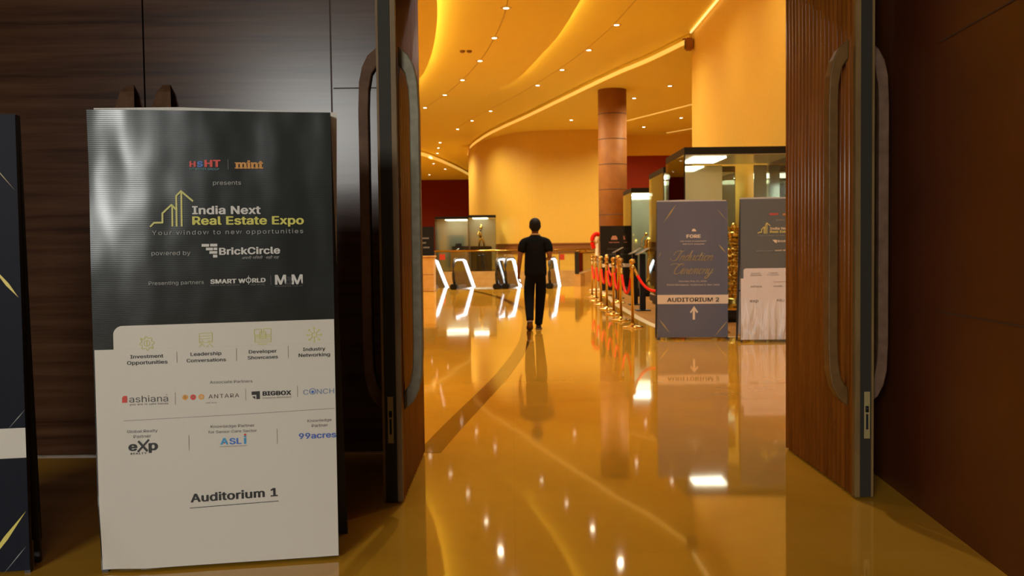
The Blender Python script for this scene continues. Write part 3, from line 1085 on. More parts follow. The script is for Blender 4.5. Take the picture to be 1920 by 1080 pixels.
def banner_stand(bp, H, label, m_face, m_back=M_BACKSHEET, z0=0.03, splay=0.34, lean_top=0.02, white_cap=True, grid=(36, 60), s_in=0.0, feet=False, group=None, fy=0.006, wide=0.0):
    W = bp.W
    root = empty('banner_stand', bp.o, label, 'banner stand', group, bp.rz)
    # front frame
    mb = MB()
    fr = 0.022
    for a, b in (((0, fy, 0), (fr, 0.03 + fy, H)), ((W - fr, fy, 0), (W, 0.03 + fy, H)), ((fr, fy, H - fr), (W - fr, 0.03 + fy, H)), ((fr, fy, z0), (W - fr, 0.03 + fy, z0 + fr))):
        mb.box(a, b)
    mb.build('frame', M_DARKFRAME, root)
    # rear frame leaning back
    mb = MB()
    for x0, x1 in ((0.0, fr), (W - fr, W)):
        mb.add([(x0, 0.031 + fy, H), (x1, 0.031 + fy, H), (x1, 0.055 + fy, H), (x0, 0.055 + fy, H), (x0, splay, 0), (x1 + wide, splay, 0), (x1 + wide, splay + .025, 0), (x0, splay + .025, 0)],
               [(0, 1, 2, 3), (4, 7, 6, 5), (0, 4, 5, 1), (1, 5, 6, 2), (2, 6, 7, 3), (3, 7, 4, 0)])
    mb.tube([(fr, splay * .62 + .03, 0.66), (W - fr, splay * .62 + .03, 0.66)], 0.010, 4, 0, square=True)
    mb.build('rear_frame', M_DARKFRAME, root)
    mb = MB()
    k = splay - 0.03
    zt = H + (0.018 if white_cap else 0.0)
    yb0 = (0.060 if fy < 0.02 else 0.056) + fy
    vs = [(fr * .3, yb0, zt), (W * .35, yb0, zt + (.008 if white_cap else 0)), (W - fr * .3 + wide * .8, yb0, zt - (0.004 if white_cap else 0)), (W - fr * .3, 0.03 + k * .93 + .06, .08), (fr * .3, 0.03 + k * .93 + .06, .08)]
    vs2 = [(x, y + 0.004, z) for x, y, z in vs]
    mb.add(vs + vs2, [(0, 1, 2, 3, 4), (9, 8, 7, 6, 5)] + [(i, (i + 1) % 5, 5 + (i + 1) % 5, 5 + i) for i in range(5)])
    mb.build('back_sheet', m_back if white_cap else M_DARKFRAME, root)
    # printed face
    loc = bp.local(0.0)
    nx, nz = grid
    vs = []
    for j in range(nz + 1):
        for i in range(nx + 1):
            vs.append(loc(s_in + (W - 2 * s_in) * i / nx, z0 + (H - z0) * j / nz))
    mb = MB()
    mb.add(vs, [(j * (nx + 1) + i, j * (nx + 1) + i + 1, (j + 1) * (nx + 1) + i + 1, (j + 1) * (nx + 1) + i) for j in range(nz) for i in range(nx)], 0, True)
    if fy > 0.02:
        for i in (0, nx):
            col = [vs[j * (nx + 1) + i] for j in range(nz + 1)]
            mb.add(col + [(p[0], fy, p[2]) for p in col], [(j, j + 1, nz + 2 + j, nz + 1 + j) for j in range(nz)], 0, False)
        row = vs[-(nx + 1):]
        mb.add(row + [(p[0], fy, p[2]) for p in row], [(i, i + 1, nx + 2 + i, nx + 1 + i) for i in range(nx)], 0, False)
    face = mb.build('printed_face', m_face, root, fix=False)
    if feet:
        mb = MB()
        for x in (0.012, W - 0.012):
            mb = MB()
            mb.box((x - 0.02, -0.05, 0.0), (x + 0.02, 0.05, 0.022))
            mb.build('foot', M_DARKFRAME, root)
    return root, face


def sst(x):
    x = max(0.0, min(1.0, x))
    return x * x * (3 - 2 * x)


def main_bend(s, t):
    # loose lower left corner curling back, slight bulge at the upper left, gentle belly
    c = 0.027 * sst((0.20 - s - 0.62 * t) / 0.18)
    b = 0.014 * math.exp(-((s - 0.02) / 0.10) ** 2 - ((t - 1.55) / 0.25) ** 2)
    e = 0.006 * math.sin(5 * s + 2.0 * t)
    return c + b * 1.2 - 0.004 + e * sst(s / 0.15) * sst((0.907 - s) / 0.1) * 0.4


bp = BannerPlane((-1.616, 3.667), (-0.716, 3.834), main_bend)
root, face = banner_stand(bp, 1.80, 'white and charcoal expo banner stand in the left foreground, Auditorium 1 at its foot', M_VINYL, z0=0.012, s_in=0.0, fy=0.034, wide=0.040, grid=(60, 120))
# white lower print with its stepped and rounded corner
L1 = bp.local(0.002)
sh = Sheet(L1, bp.st)
t_step = bp.st(190, 656)[1]
s_step, _ = bp.st(213, 640)
t_topL, t_topR = bp.st(250, 610.5)[1], bp.st(627, 598)[1]
W = bp.W
s_end = W - 0.002
rad = 0.035
rows = []
tz = [0.014 + (t_step - 0.014) * k / 70 for k in range(71)]
for t in tz:
    rows.append((0.005, s_end, t, t))
rows.append((s_step, s_end, t_step + 1e-4, t_step + 1e-4))
for k in range(1, 13):
    a = k / 12 * PI / 2
    t = (t_topL - rad) + rad * math.sin(a)
    s0 = s_step + rad - rad * math.cos(a)
    rows.append((s0, s_end, t, t + (t_topR - t_topL) * (k / 12)))
NX = 60
pts, fcs = [], []
for (s0, s1, ta, tb) in rows:
    for i in range(NX + 1):
        q = i / NX
        pts.append((s0 + (s1 - s0) * q, ta + (tb - ta) * q))
for j in range(len(rows) - 1):
    if j == 70:
        continue
    for i in range(NX):
        a = j * (NX + 1) + i
        fcs.append((a, a + 1, a + NX + 2, a + NX + 1))
sh.flat(pts, fcs, M_PVC)
sh.mb.sm = [True] * len(sh.mb.sm)
sh.build('white_print', face)
L2 = bp.local(0.0034)


def part(name, draw):
    q = Sheet(L2, bp.st)
    q.parent = face
    draw(q)
    return q.build(name, face)


def d_logo1(q):
    q.text('H', (356, 313), (368, 313), P['red'], 0.05)
    q.text('S', (370, 313), (381.5, 313), P['blue'], 0.05)
    q.text('HT', (384, 313), (414.5, 313), P['red'], 0.05)
    q.text('HT MEDIA GROUP', (356.5, 319.5), (412, 319.3), P['teal'], 0.015)
    q.cut('presenter_logo')
    q.line([(428, 300), (428.3, 318)], 0.002, P['mid'])


def d_mint(q):
    q.text('mint', (442.5, 316), (494.5, 316), P['orange'], 0.042)
    for x0, x1, y in ((441, 453, 316), (455, 463, 316), (464, 470, 316), (472, 480, 316), (481, 489, 316), (441, 448, 306.3), (463, 468, 306.3), (470.5, 477, 306.3)):
        q.line([(x0, y - 0.6), (x1, y - 0.6)], 0.0035, P['orange'])


def d_title(q):
    k = 5.647
    z = lambda *a: [(260 + x / k, 290 + y / k) for x, y in a]
    wd = 0.0068
    q.line(z((130, 760), (167, 722), (256, 720), (256, 622), (352, 532), (395, 576)), wd, P['lime'])
    q.line(z((360, 545), (362, 755)), wd, P['lime'])
    q.line(z((407, 755), (402, 438), (452, 388), (576, 492)), wd, P['lime'])
    q.line(z((456, 390), (460, 755)), wd, P['lime'])
    q.cut('skyline_logo')
    q.text('India Next', (361, 401.6), (489.3, 400.9), P['white'], 0.032)
    q.text('Real Estate Expo', (361.3, 421.3), (570, 420.2), P['yellow'], 0.032)
    q.text('Your window to new opportunities', (285.7, 441), (568.5, 437), P['grey'], 0.0, 0, 1.18)


def d_power(q):
    q.text('powered by', (284.8, 478.7), (358, 478), P['grey'])
    q.cut('powered_lettering')
    k = 5.647
    for x0, y0, x1, y1 in ((670, 155, 749, 184), (760, 153, 836, 182), (716, 194, 790, 222), (797, 193, 836, 220), (753, 230, 836, 258), (791, 268, 836, 298)):
        q.poly([(260 + x0 / k, 430 + y1 / k), (260 + x1 / k, 430 + y1 / k), (260 + x1 / k, 430 + y0 / k), (260 + x0 / k, 430 + y0 / k)], P['white'])
    q.text('BrickCircle', (411.5, 477.6), (525.6, 475), P['white'], 0.034)
    q.text('\u0905\u092a\u0928\u0940 \u0917\u093f\u0928\u0924\u0940,  \u0938\u0939\u0940 \u0930\u093e\u0939', (454, 486), (524, 484.6), P['grey'], 0.0, 0.25)


def d_partners(q):
    q.text('presents', (400, 346.8), (452.5, 346.6), P['grey'])
    q.cut('presents_lettering')
    q.text('Presenting partners', (279.5, 534.5), (383, 532), P['grey'])
    q.cut('partner_lettering')
    q.text('SMART', (395, 531.8), (444, 530.5), P['white'], 0.045)
    q.text('W', (447.5, 530.4), (461, 530.0), P['white'], 0.045)
    q.disc((466.5, 525.2), 0.0105, P['white'], 20, 0.0072)
    q.line([(466.3, 517), (466.7, 533)], 0.0022, P['white'])
    q.text('RLD', (473, 529.6), (498.5, 528.6), P['white'], 0.045)
    q.text('BUILDING SMART COMMUNITIES', (395, 536), (450, 535), P['mid'])
    q.text('AND MORE', (470, 535), (497, 534.4), P['mid'])
    q.cut('smart_logo')
    q.line([(508, 516), (508.4, 534)], 0.0016, P['mid'])
    q.cut('divider')
    q.text('M', (516, 533.2), (537, 532.8), P['white'], 0.03, ys=0.95)
    q.text('M', (547, 532.6), (568, 532.2), P['white'], 0.03, ys=0.95)
    q.text('3', (534.5, 532.7), (549, 532.5), P['black'], 0.07, ys=0.9)
    q.text('OUR EXPERTISE, YOUR JOY', (516, 537.6), (568, 536.8), P['mid'])


def zz(*a):
    k = 4.465
    return [(210 + x / k, 600 + y / k) for x, y in a]


def gear(q, c, r, m, n=8):
    s, t = q.st(*c)
    lw = 0.0024
    pts = [(s + (r if k % 4 < 2 else r * .74) * math.cos(2 * PI * k / (4 * n)), t + (r if k % 4 < 2 else r * .74) * math.sin(2 * PI * k / (4 * n))) for k in range(4 * n + 1)]
    q.line(pts, lw, m, True)
    q.disc(c, r * .46, m, 18, r * .46 - lw)


def d_topics(q):
    Y = P['lime']
    gear(q, (275.8, 643.5), 0.027, Y)
    q.line([(275.8, 639), (275.8, 648)], 0.003, Y)
    q.line([(264, 634), (268, 637)], 0.003, Y)
    q.line([(284, 651), (288, 654)], 0.003, Y)
    q.cut('investment_icon')
    for pl_ in ([(374, 625), (398, 623.5), (398, 641), (374, 642.5), (374, 625)], [(376, 630), (395, 629)], [(376, 635), (395, 634)], [(374, 650), (379, 644), (384, 649.5)], [(388, 650), (393, 644), (399, 649)]):
        q.line(pl_, 0.0024, Y)
    q.disc((379, 640.5), 0.005, Y, 12, 0.003)
    q.disc((393, 640), 0.005, Y, 12, 0.003)
    q.cut('leadership_icon')
    for x0, y0, x1, y1 in ((477, 617, 490, 628), (494, 616, 508, 627), (478, 630, 508, 641), (487, 622, 498, 634)):
        q.line([(x0, y0), (x1, y0 - .5), (x1, y1 - .5), (x0, y1), (x0, y0)], 0.0024, Y)
    for y in (632, 635, 638):
        q.line([(480, y), (506, y - 1)], 0.0018, Y)
    q.line([(484, 645), (500, 644.5)], 0.003, Y)
    q.cut('developer_icon')
    q.disc((589, 627.5), 0.011, Y, 16, 0.008)
    s, t = q.st(589, 627.5)
    for k in range(8):
        a = 2 * PI * k / 8
        q.line([(s + .011 * math.cos(a), t + .011 * math.sin(a)), (s + .024 * math.cos(a), t + .024 * math.sin(a))], 0.0022, Y, True)
        q.flat([(s + .027 * math.cos(a) + .0042 * math.cos(b), t + .027 * math.sin(a) + .0042 * math.sin(b)) for b in [2 * PI * j / 8 for j in range(8)]], [tuple(range(8))], Y)
    q.cut('network_icon')
    B = P['black']
    b = 0.018
    q.text('Investment', (244.7, 672), (306.8, 669.8), B, b)
    q.text('Opportunities', (238.7, 683.8), (314.8, 681), B, b)
    q.cut('topic_lettering')
    q.text('Leadership', (357.8, 667), (415.6, 664.8), B, b)
    q.text('Conversations', (350.4, 679), (424.3, 676.5), B, b)
    q.cut('topic_lettering')
    q.text('Developer', (466.9, 662.2), (519, 660.4), B, b)
    q.text('Showcases', (464.6, 673.5), (521.3, 671.2), B, b)
    q.cut('topic_lettering')
    q.text('Industry', (568, 657.8), (609.8, 656.2), B, b)
    q.text('Networking', (560, 669), (618.7, 667), B, b)
    q.cut('topic_lettering')
    for x, y0, y1 in ((332, 659.5, 679.5), (443.6, 652.6, 676), (540.3, 648, 671)):
        q.line([(x, y0), (x + .4, y1)], 0.0016, P['rule'])
        q.cut('divider')


def d_assoc(q):
    q.text('Associate Partners', (394, 719), (474, 716.3), P['dark'])
    q.cut('associate_lettering')
    q.poly([(229.5, 755), (229.5, 746), (232, 742.2), (238, 741.8), (239, 745), (239, 754.6)], P['red'])
    q.disc((234.6, 751), 0.0045, M_PVC, 12)
    q.text('ashiana', (243, 754.3), (315.7, 752), P['dark'], -0.004)
    q.text('you are in safe hands', (243.5, 760), (316, 757.4), P['dark'], 0.0, 0, 1.1)
    q.disc((313, 739.5), 0.003, P['dark'], 10, 0.0022)
    q.cut('house_logo')
    for x, y0, y1 in ((328.7, 735.5, 758), (460.8, 728, 750.5), (557.6, 722.7, 743.5)):
        q.line([(x, y0), (x + .4, y1)], 0.0016, P['rule'])
        q.cut('divider')
    for (x, y), c in (((347.7, 744.6), 'amber'), ((362.6, 744.2), 'red'), ((378, 743.5), 'amber')):
        q.disc((x, y), 0.0108, P[c], 20)
        q.disc((x, y), 0.0048, P['cream'], 14, 0.0025)
    q.text('ANTARA', (391.4, 746.8), (449, 744), P['plum'], -0.008, 0, 1.12)
    q.text('a Max Group', (386, 756), (407, 755.2), P['dark'])
    q.cut('sun_logo')
    q.poly([(472, 740), (472, 733.6), (487.4, 732.6), (487.7, 747.2), (481, 747.9), (481, 739.6)], P['black'])
    q.poly([(473, 743), (479, 742.2), (479, 748)], P['black'])
    q.text('BIGBOX', (492.6, 741), (546.4, 739.2), P['black'], 0.05)
    q.text('Enterprise Workspace', (492.6, 747), (546.4, 744.6), P['mid'], 0.0, 0, 1.05)
    q.cut('box_logo')
    q.text('C', (568.8, 739.4), (578.5, 739.0), P['steel'], -0.005)
    q.text('O', (580, 739), (592.4, 738.5), P['steel'], -0.005)
    q.disc((586.2, 734), 0.0055, P['blue'], 14)
    q.text('NCH', (594, 738.4), (626.6, 736.8), P['steel'], -0.005)
    q.cut('ring_logo')
    q.line([(232, 788.8), (430, 777.5), (627, 765)], 0.0018, P['rule'])


def d_know(q):
    D = P['dark']
    q.text('Global Realty', (238.7, 811.8), (296, 809.3), D)
    q.text('Partner', (251, 821.3), (284, 819.6), D)
    q.cut('realty_lettering')
    q.text('e', (241.4, 845), (258, 844), P['black'], 0.04)
    q.line([(259.5, 846), (279, 824.5)], 0.0075, P['black'])
    q.line([(260.5, 827.5), (276, 844.5)], 0.0085, P['black'])
    q.text('p', (279, 843.6), (296.6, 842.4), P['black'], 0.04)
    q.text('REALTY', (245.4, 852), (275, 850.8), P['black'], 0.03, 0, 1.3)
    q.cut('realty_logo')
    for x, y0, y1 in ((354.5, 815.5, 844), (519.5, 803.7, 831)):
        q.line([(x, y0), (x + .5, y1)], 0.0016, P['rule'])
        q.cut('divider')
    q.text('Knowledge Partner', (395.4, 802), (477.6, 799), D)
    q.text('for Senior Care Sector', (391, 812.3), (482, 808.6), D)
    q.cut('knowledge_lettering')
    q.text('A', (413.6, 832.8), (428.5, 832.2), P['sky'], 0.03)
    q.text('SL', (430.5, 832.1), (453.5, 831.2), P['blue'], 0.03)
    q.text('i', (457.5, 831), (462.6, 830.8), P['sky'], 0.03)
    q.disc((460, 814.2), 0.0048, P['red'], 12)
    q.disc((421, 829.5), 0.0036, P['red'], 12)
    q.text('ASSOCIATION OF SENIOR LIVING INDIA', (412, 837.6), (463.8, 835.2), D)
    q.cut('association_logo')
    q.text('Knowledge', (576.6, 791), (621.6, 788.6), D)
    q.text('Partner', (584.7, 800.2), (615, 798.6), D)
    q.cut('knowledge_lettering')
    q.text('99acres', (560.5, 822.3), (630.5, 818.8), P['navyblue'], 0.03)


def d_aud(q):
    q.text('Auditorium 1', (357.8, 941.2), (521.3, 928.6), P['black'], 0.03)
    q.line([(356.7, 952), (522.4, 938.2)], 0.0026, P['black'])


part('divider', d_logo1)
part('publisher_logo', d_mint)
part('title_lettering', d_title)
part('sponsor_logo', d_power)
part('monogram_logo', d_partners)
part('divider', d_topics)
part('rule_line', d_assoc)
part('property_logo', d_know)
part('hall_lettering', d_aud)

# navy banner cut by the left edge of the picture
u = Vector((0.9, 0.167, 0)).normalized()
br = Vector((-1.905, 3.70, 0))
bl = br - u * 0.91
bp3 = BannerPlane((bl.x, bl.y), (br.x, br.y))
root3, face3 = banner_stand(bp3, 1.79, 'navy banner stand with gold streaks cut off by the left edge of the picture', M_NAVY, white_cap=False, z0=0.012, splay=0.13)
q = Sheet(bp3.local(0.001), bp3.st)
s1, ta = bp3.st(47, 802)
_, tb = bp3.st(48, 858)
q.flat([(0.0, tb), (bp3.W, tb), (bp3.W, ta), (0.0, ta)], [(0, 1, 2, 3)], M_PVC)
q.build('white_band', face3)
q = Sheet(bp3.local(0.0012), bp3.st)
def wedge(q, a, b, wd, m):
    (x0, y0), (x1, y1) = q.st(*a), q.st(*b)
    d = Vector((x1 - x0, y1 - y0)).normalized()
    n = Vector((-d.y, d.x)) * wd / 2
    xm, ym = x0 + (x1 - x0) * .35, y0 + (y1 - y0) * .35
    q.flat([(x0, y0), (xm - n.x, ym - n.y), (x1, y1), (xm + n.x, ym + n.y)], [(0, 1, 2, 3)], m)
    q.parent = face3
    q.cut('gold_streak' if m is not P['grey'] else 'pale_streak')
wedge(q, (-60, 255), (29, 358), 0.007, M_GOLDLINE)
wedge(q, (35, 558), (-25, 488), 0.013, M_YELLOWLINE)
wedge(q, (49, 958), (-60, 1105), 0.017, M_YELLOWLINE)
wedge(q, (47, 768), (14, 806), 0.003, P['grey'])
wedge(q, (50, 1023), (5, 1078), 0.003, P['grey'])

# the banner by the rope line: Auditorium 2
a2l, a2r = at_z(1233, 637, 0), at_z(1365, 636, 0)
bpA = BannerPlane((a2l.x, a2l.y), (a2r.x, a2r.y))
rootA, faceA = banner_stand(bpA, 1.85, 'slate blue banner stand with script lettering and an up arrow, before the rope line', M_SLATE, z0=0.03, grid=(8, 16), feet=True, splay=0.3)


def cz(x, y):      # from the close view (1220,370)-(1480,650)
    return (1220 + x * 260 / 1003, 370 + y * 280 / 1080)


q = Sheet(bpA.local(0.003), bpA.st)
q.poly([cz(48, 772), cz(560, 768), cz(562, 704), cz(48, 706)], P['cream'])
q.build('cream_band', faceA)
LA = bpA.local(0.006)
q = Sheet(LA, bpA.st)
q.text('AUDITORIUM 2', cz(118, 756), cz(495, 753), P['black'], 0.025)
q.build('hall_lettering', faceA)
q = Sheet(LA, bpA.st)
q.poly([cz(283, 830), cz(313, 786), cz(343, 828), cz(333, 838), cz(320, 818), cz(320, 884), cz(304, 884), cz(304, 819), cz(291, 838)], P['cream'])
q.build('arrow', faceA)
q = Sheet(LA, bpA.st)
q.text('FORE', cz(258, 293), cz(362, 292), P['cream'], 0.05)
q.poly([cz(296, 246), cz(330, 246), cz(324, 232), cz(312, 226), cz(301, 232)], P['cream'])
q.text('FORE SCHOOL OF MANAGEMENT', cz(213, 321), cz(404, 320), P['cream'], 0.02)
q.text('NEW DELHI  GURUGRAM', cz(232, 342), cz(388, 341), P['cream'], 0.02)
q.build('school_logo', faceA)


def script(q, letters, x, y, k, m, wd, shear=0.45):
    """copperplate-like pen strokes; letters as stroke lists in units of the x-height"""
    for ch in letters:
        strokes, adv = PEN[ch]
        for st_ in strokes:
            sp = smooth_path([(a, b, 0) for a, b in st_], 5)
            pts = [cz(x + (p.x + shear * p.y) * k, y - p.y * k) for p in sp]
            pp = [q.st(*c) for c in pts]
            for i in range(len(pp) - 1):
                up = sp[i + 1].y - sp[i].y
                q.line([pp[i], pp[i + 1]], wd * (1.75 if up < -0.03 else 0.85), m, True)
        x += adv * k
    return x


PEN = {
    'I': ([[(-.5, 1.0), (-.3, 1.7), (.3, 1.9), (.9, 1.75), (1.2, 2.0)], [(.75, 1.8), (.6, 1.0), (.45, .2), (.1, -.05), (-.5, .05), (-.9, .4)]], 1.05),
    'C': ([[(1.5, 1.5), (1.45, 1.9), (1.1, 1.95), (.6, 1.5), (.35, .8), (.5, .15), (1.0, 0), (1.6, .4)], [(-.9, 1.7), (-.4, 1.95), (.3, 1.9), (.7, 1.75)]], 1.65),
    'n': ([[(0, 0), (.05, .5), (.1, .95)], [(.08, .5), (.35, .95), (.6, .9), (.58, .45), (.6, .08), (.9, .15)]], .95),
    'd': ([[(.65, .85), (.3, .98), (.02, .55), (.1, .08), (.4, .08), (.65, .5)], [(.8, 1.9), (.66, 1.0), (.62, .2), (.85, .05), (1.0, .2)]], 1.0),
    'u': ([[(0, .95), (-.02, .4), (.1, .05), (.4, .15), (.6, .6)], [(.65, .95), (.6, .3), (.75, .03), (.95, .2)]], .95),
    'c': ([[(.6, .75), (.4, .98), (.1, .7), (.05, .25), (.3, .02), (.7, .25)]], .75),
    't': ([[(.15, 1.5), (.08, .7), (.12, .08), (.35, .06), (.55, .25)], [(-.1, 1.0), (.5, 1.05)]], .6),
    'i': ([[(.05, .95), (.02, .3), (.15, .03), (.4, .2)], [(.08, 1.4), (.1, 1.3)]], .45),
    'o': ([[(.5, .95), (.15, .9), (.02, .4), (.25, .02), (.55, .25), (.6, .75), (.45, .95), (.8, .9)]], .8),
    'e': ([[(.05, .4), (.45, .6), (.5, .9), (.25, .98), (.03, .5), (.2, .04), (.65, .25)]], .7),
    'r': ([[(0, 0), (.05, .5), (.15, 1.05)], [(.1, .8), (.45, .85), (.42, .3), (.6, .05), (.8, .2)]], .75),
    'm': ([[(0, 0), (.05, .5), (.1, .95)], [(.08, .5), (.3, .95), (.48, .9), (.45, .1)], [(.47, .5), (.7, .95), (.9, .9), (.88, .3), (.95, .05), (1.2, .2)]], 1.25),
    'y': ([[(0, .95), (.0, .4), (.2, .05), (.5, .35), (.65, .95)], [(.65, .95), (.5, .0), (.25, -.75), (-.15, -.8), (-.1, -.4), (.6, .1), (.95, .3)]], .95),
}
q = Sheet(LA, bpA.st)
script(q, 'Induction', 168, 457, 37, P['gold'], 0.0085)
q.parent = faceA
q.cut('script_lettering')
script(q, 'Ceremony', 150, 554, 38, P['gold'], 0.0085)
q.build('script_lettering', faceA)
q = Sheet(LA, bpA.st)
q.text('Saturday, May 31, 2025', cz(203, 612), cz(405, 611), P['cream'])
q.text('Bharat Mandapam, Auditorium 2, New Delhi', cz(117, 638), cz(497, 637), P['cream'])
q.build('date_lettering', faceA)
q = Sheet(LA, bpA.st)
for a, b, wd in (((185, 50), (85, 195), 0.018), ((480, 85), (560, 180), 0.008), ((490, 340), (548, 405), 0.02), ((60, 880), (140, 985), 0.018), ((562, 885), (455, 1012), 0.016), ((75, 395), (55, 440), 0.01)):
    (x0, y0), (x1, y1) = q.st(*cz(*a)), q.st(*cz(*b))
    d = Vector((x1 - x0, y1 - y0)).normalized()
    n = Vector((-d.y, d.x)) * wd / 2
    xm, ym = x0 + (x1 - x0) * .4, y0 + (y1 - y0) * .4
    q.flat([(x0, y0), (xm - n.x, ym - n.y), (x1, y1), (xm + n.x, ym + n.y)], [(0, 1, 2, 3)], M_GOLDLINE)
    q.build('gold_streak', faceA)
    q = Sheet(LA, bpA.st)

# the second expo banner, half hidden by the right door leaf
b2l = at_z(1389, 642, 0)
bpB = BannerPlane((b2l.x, b2l.y), (b2l.x + 0.905, b2l.y - 0.03))
rootB, faceB = banner_stand(bpB, 1.85, 'grey and white creased expo banner stand partly hidden by the open right door leaf', M_GREYV, z0=0.03, grid=(8, 16), splay=0.3)
_, tw = bpB.st(1420, 503)
q = Sheet(bpB.local(0.003), bpB.st)
W2 = bpB.W
tws = tw - 0.13
pts = [(0.0, 0.035), (W2, 0.035), (W2, tw), (0.07, tw), (0.045, tw - .008), (0.035, tw - .03), (0.035, tws), (0.0, tws)]
q.flat(pts, [tuple(range(8))], M_CREASE)
q.build('white_print', faceB)
q = Sheet(bpB.local(0.006), bpB.st)
sc = W2 / bp.W
def mm(px, py):      # same layout as the large foreground banner
    s, t = bp.st(px, py)
    return s * sc, 0.03 + t * (1.82 / 1.79)
class Q2:
    pass
q2 = Sheet(bpB.local(0.006), mm)
q2.line([(283, 424), (290, 417), (306, 417), (306, 400), (322, 384), (330, 392)], 0.009, P['lime'])
for x, y in ((323, 388), (331, 372), (341, 362)):
    q2.line([(x, y), (x, 424)], 0.009, P['lime'])
q2.line([(331, 372), (340, 360), (361, 377)], 0.009, P['lime'])
q2.text('India Next', (361, 401.6), (489, 401), P['cream'], 0.03)
q2.text('Real Estate Expo', (361, 421), (570, 420), P['lime'], 0.03)
q2.text('Your window to new opportunities', (286, 441), (568, 438), P['grey'], 0, 0, 1.15)
q2.text('BrickCircle', (411, 477), (525, 475), P['cream'], 0.03)
q2.poly([(378, 463), (407, 463), (407, 482), (398, 482)], P['cream'])
q2.text('HSHT', (356, 313), (414, 313), P['red'], 0.04)
q2.text('mint', (442, 316), (495, 316), P['orange'], 0.04)
q2.text('presents', (400, 346.8), (452, 346.6), P['grey'])
q2.text('Presenting partners', (279, 534), (383, 532), P['grey'])
q2.text('SMART WORLD', (395, 532), (498, 529), P['cream'], 0.03)
q2.text('M3M', (516, 533), (568, 532), P['cream'], 0.05)
q2.build('title_lettering', faceB)
q2 = Sheet(bpB.local(0.006), mm)
for tx, a, b in (('Investment', (245, 672), (307, 670)), ('Opportunities', (239, 684), (315, 681)), ('Leadership', (358, 667), (416, 665)), ('Conversations', (350, 679), (424, 676)),
                 ('Associate Partners', (394, 719), (474, 716)), ('ashiana', (243, 754), (316, 752)), ('ANTARA', (391, 747), (449, 744)), ('BIGBOX', (493, 741), (546, 739)),
                 ('Developer', (467, 662), (519, 660)), ('Showcases', (465, 673), (521, 671)), ('Industry', (568, 658), (610, 656)), ('Networking', (560, 669), (619, 667)),
                 ('exp', (241, 845), (297, 843)), ('ASLi', (413, 833), (463, 831)), ('99acres', (560, 822), (630, 819))):
    q2.text(tx, a, b, P['mid'], 0.01)
q2.build('partner_lettering', faceB)

# black banner before the column
kl, kr = at_z(1126, 547, 0), at_z(1177, 547, 0)
bpK = BannerPlane((kl.x, kl.y), (kr.x, kr.y))
zk = at_y(1150, 424, kl.y).z
rootK, faceK = banner_stand(bpK, zk, 'black banner stand with a pale crest standing before the brown column', M_BLACK, white_cap=False, grid=(2, 4), splay=0.3)


rootK.location.z = 0.0065


def ck(x, y):
    return (1090 + x / 6.0, 410 + y / 6.0)


q = Sheet(bpK.local(0.006), bpK.st)
q.poly([ck(335, 240), ck(408, 240), ck(405, 215), ck(385, 190), ck(370, 198), ck(355, 192), ck(338, 218)], P['pink'])
q.text('FORE SCHOOL', ck(312, 275), ck(430, 273), P['pink'], 0.05)
q.build('crest', faceK)
q = Sheet(bpK.local(0.006), bpK.st)
q.text('Induction', ck(290, 350), ck(420, 350), P['dark'], 0.02, 0.4)
q.text('Ceremony', ck(300, 415), ck(470, 410), P['dark'], 0.02, 0.4)
q.poly([ck(212, 550), ck(530, 545), ck(530, 505), ck(212, 512)], P['cream'])
q.build('lettering', faceK)

# ------------------------------------------------------------------ rope line
st0 = empty('stanchion', (0, 0, 0), 'x', 'stanchion', 'brass rope stanchions')
mb = MB()
mb.lathe([(0.165, 0.0), (0.165, 0.012), (0.15, 0.022), (0.06, 0.034), (0.03, 0.05), (0.024, 0.07)], 28)
mb.build('base', M_BRASS, st0)
mb = MB()
mb.lathe([(0.024, 0.05), (0.024, 0.90), (0.031, 0.905), (0.031, 0.92)], 18)
mb.build('post', M_BRASS, st0)
mb = MB()
mb.lathe([(0.04, 0.905), (0.045, 0.915), (0.045, 0.955), (0.036, 0.965), (0.022, 0.972), (0.03, 0.985), (0.045, 1.0), (0.051, 1.022), (0.046, 1.045), (0.028, 1.062), (0.002, 1.068)], 20)
mb.build('cap', M_BRASS, st0)
posts = [(2.95, 13.65), (2.42, 13.95), (1.872, 14.82), (1.855, 16.26), (1.885, 17.7), (1.91, 19.2), (1.93, 20.7), (1.96, 22.2), (2.0, 23.8)]
SL = ['brass stanchion behind the creased white expo banner', 'brass stanchion behind the slate blue banner', 'nearest fully visible brass stanchion, left of the slate blue banner',
      'second fully visible brass stanchion from the slate blue banner', 'third fully visible brass stanchion from the slate blue banner', 'fourth fully visible brass stanchion from the slate blue banner',
      'fifth fully visible brass stanchion from the slate blue banner', 'sixth fully visible brass stanchion, next to last of the row', 'farthest brass stanchion at the left end of the rope line']
for i, (x, y) in enumerate(posts):
    if i == 0:
        st0.location = (x, y, 0.0065)
        st0['label'] = SL[0]
    else:
        copy_thing(st0, (x, y, 0.0 if i > 1 else 0.0065), SL[i])
extra = copy_thing(st0, (2.44, 24.5, 0.006), 'brass stanchion standing back on the carpet in front of the black banner')


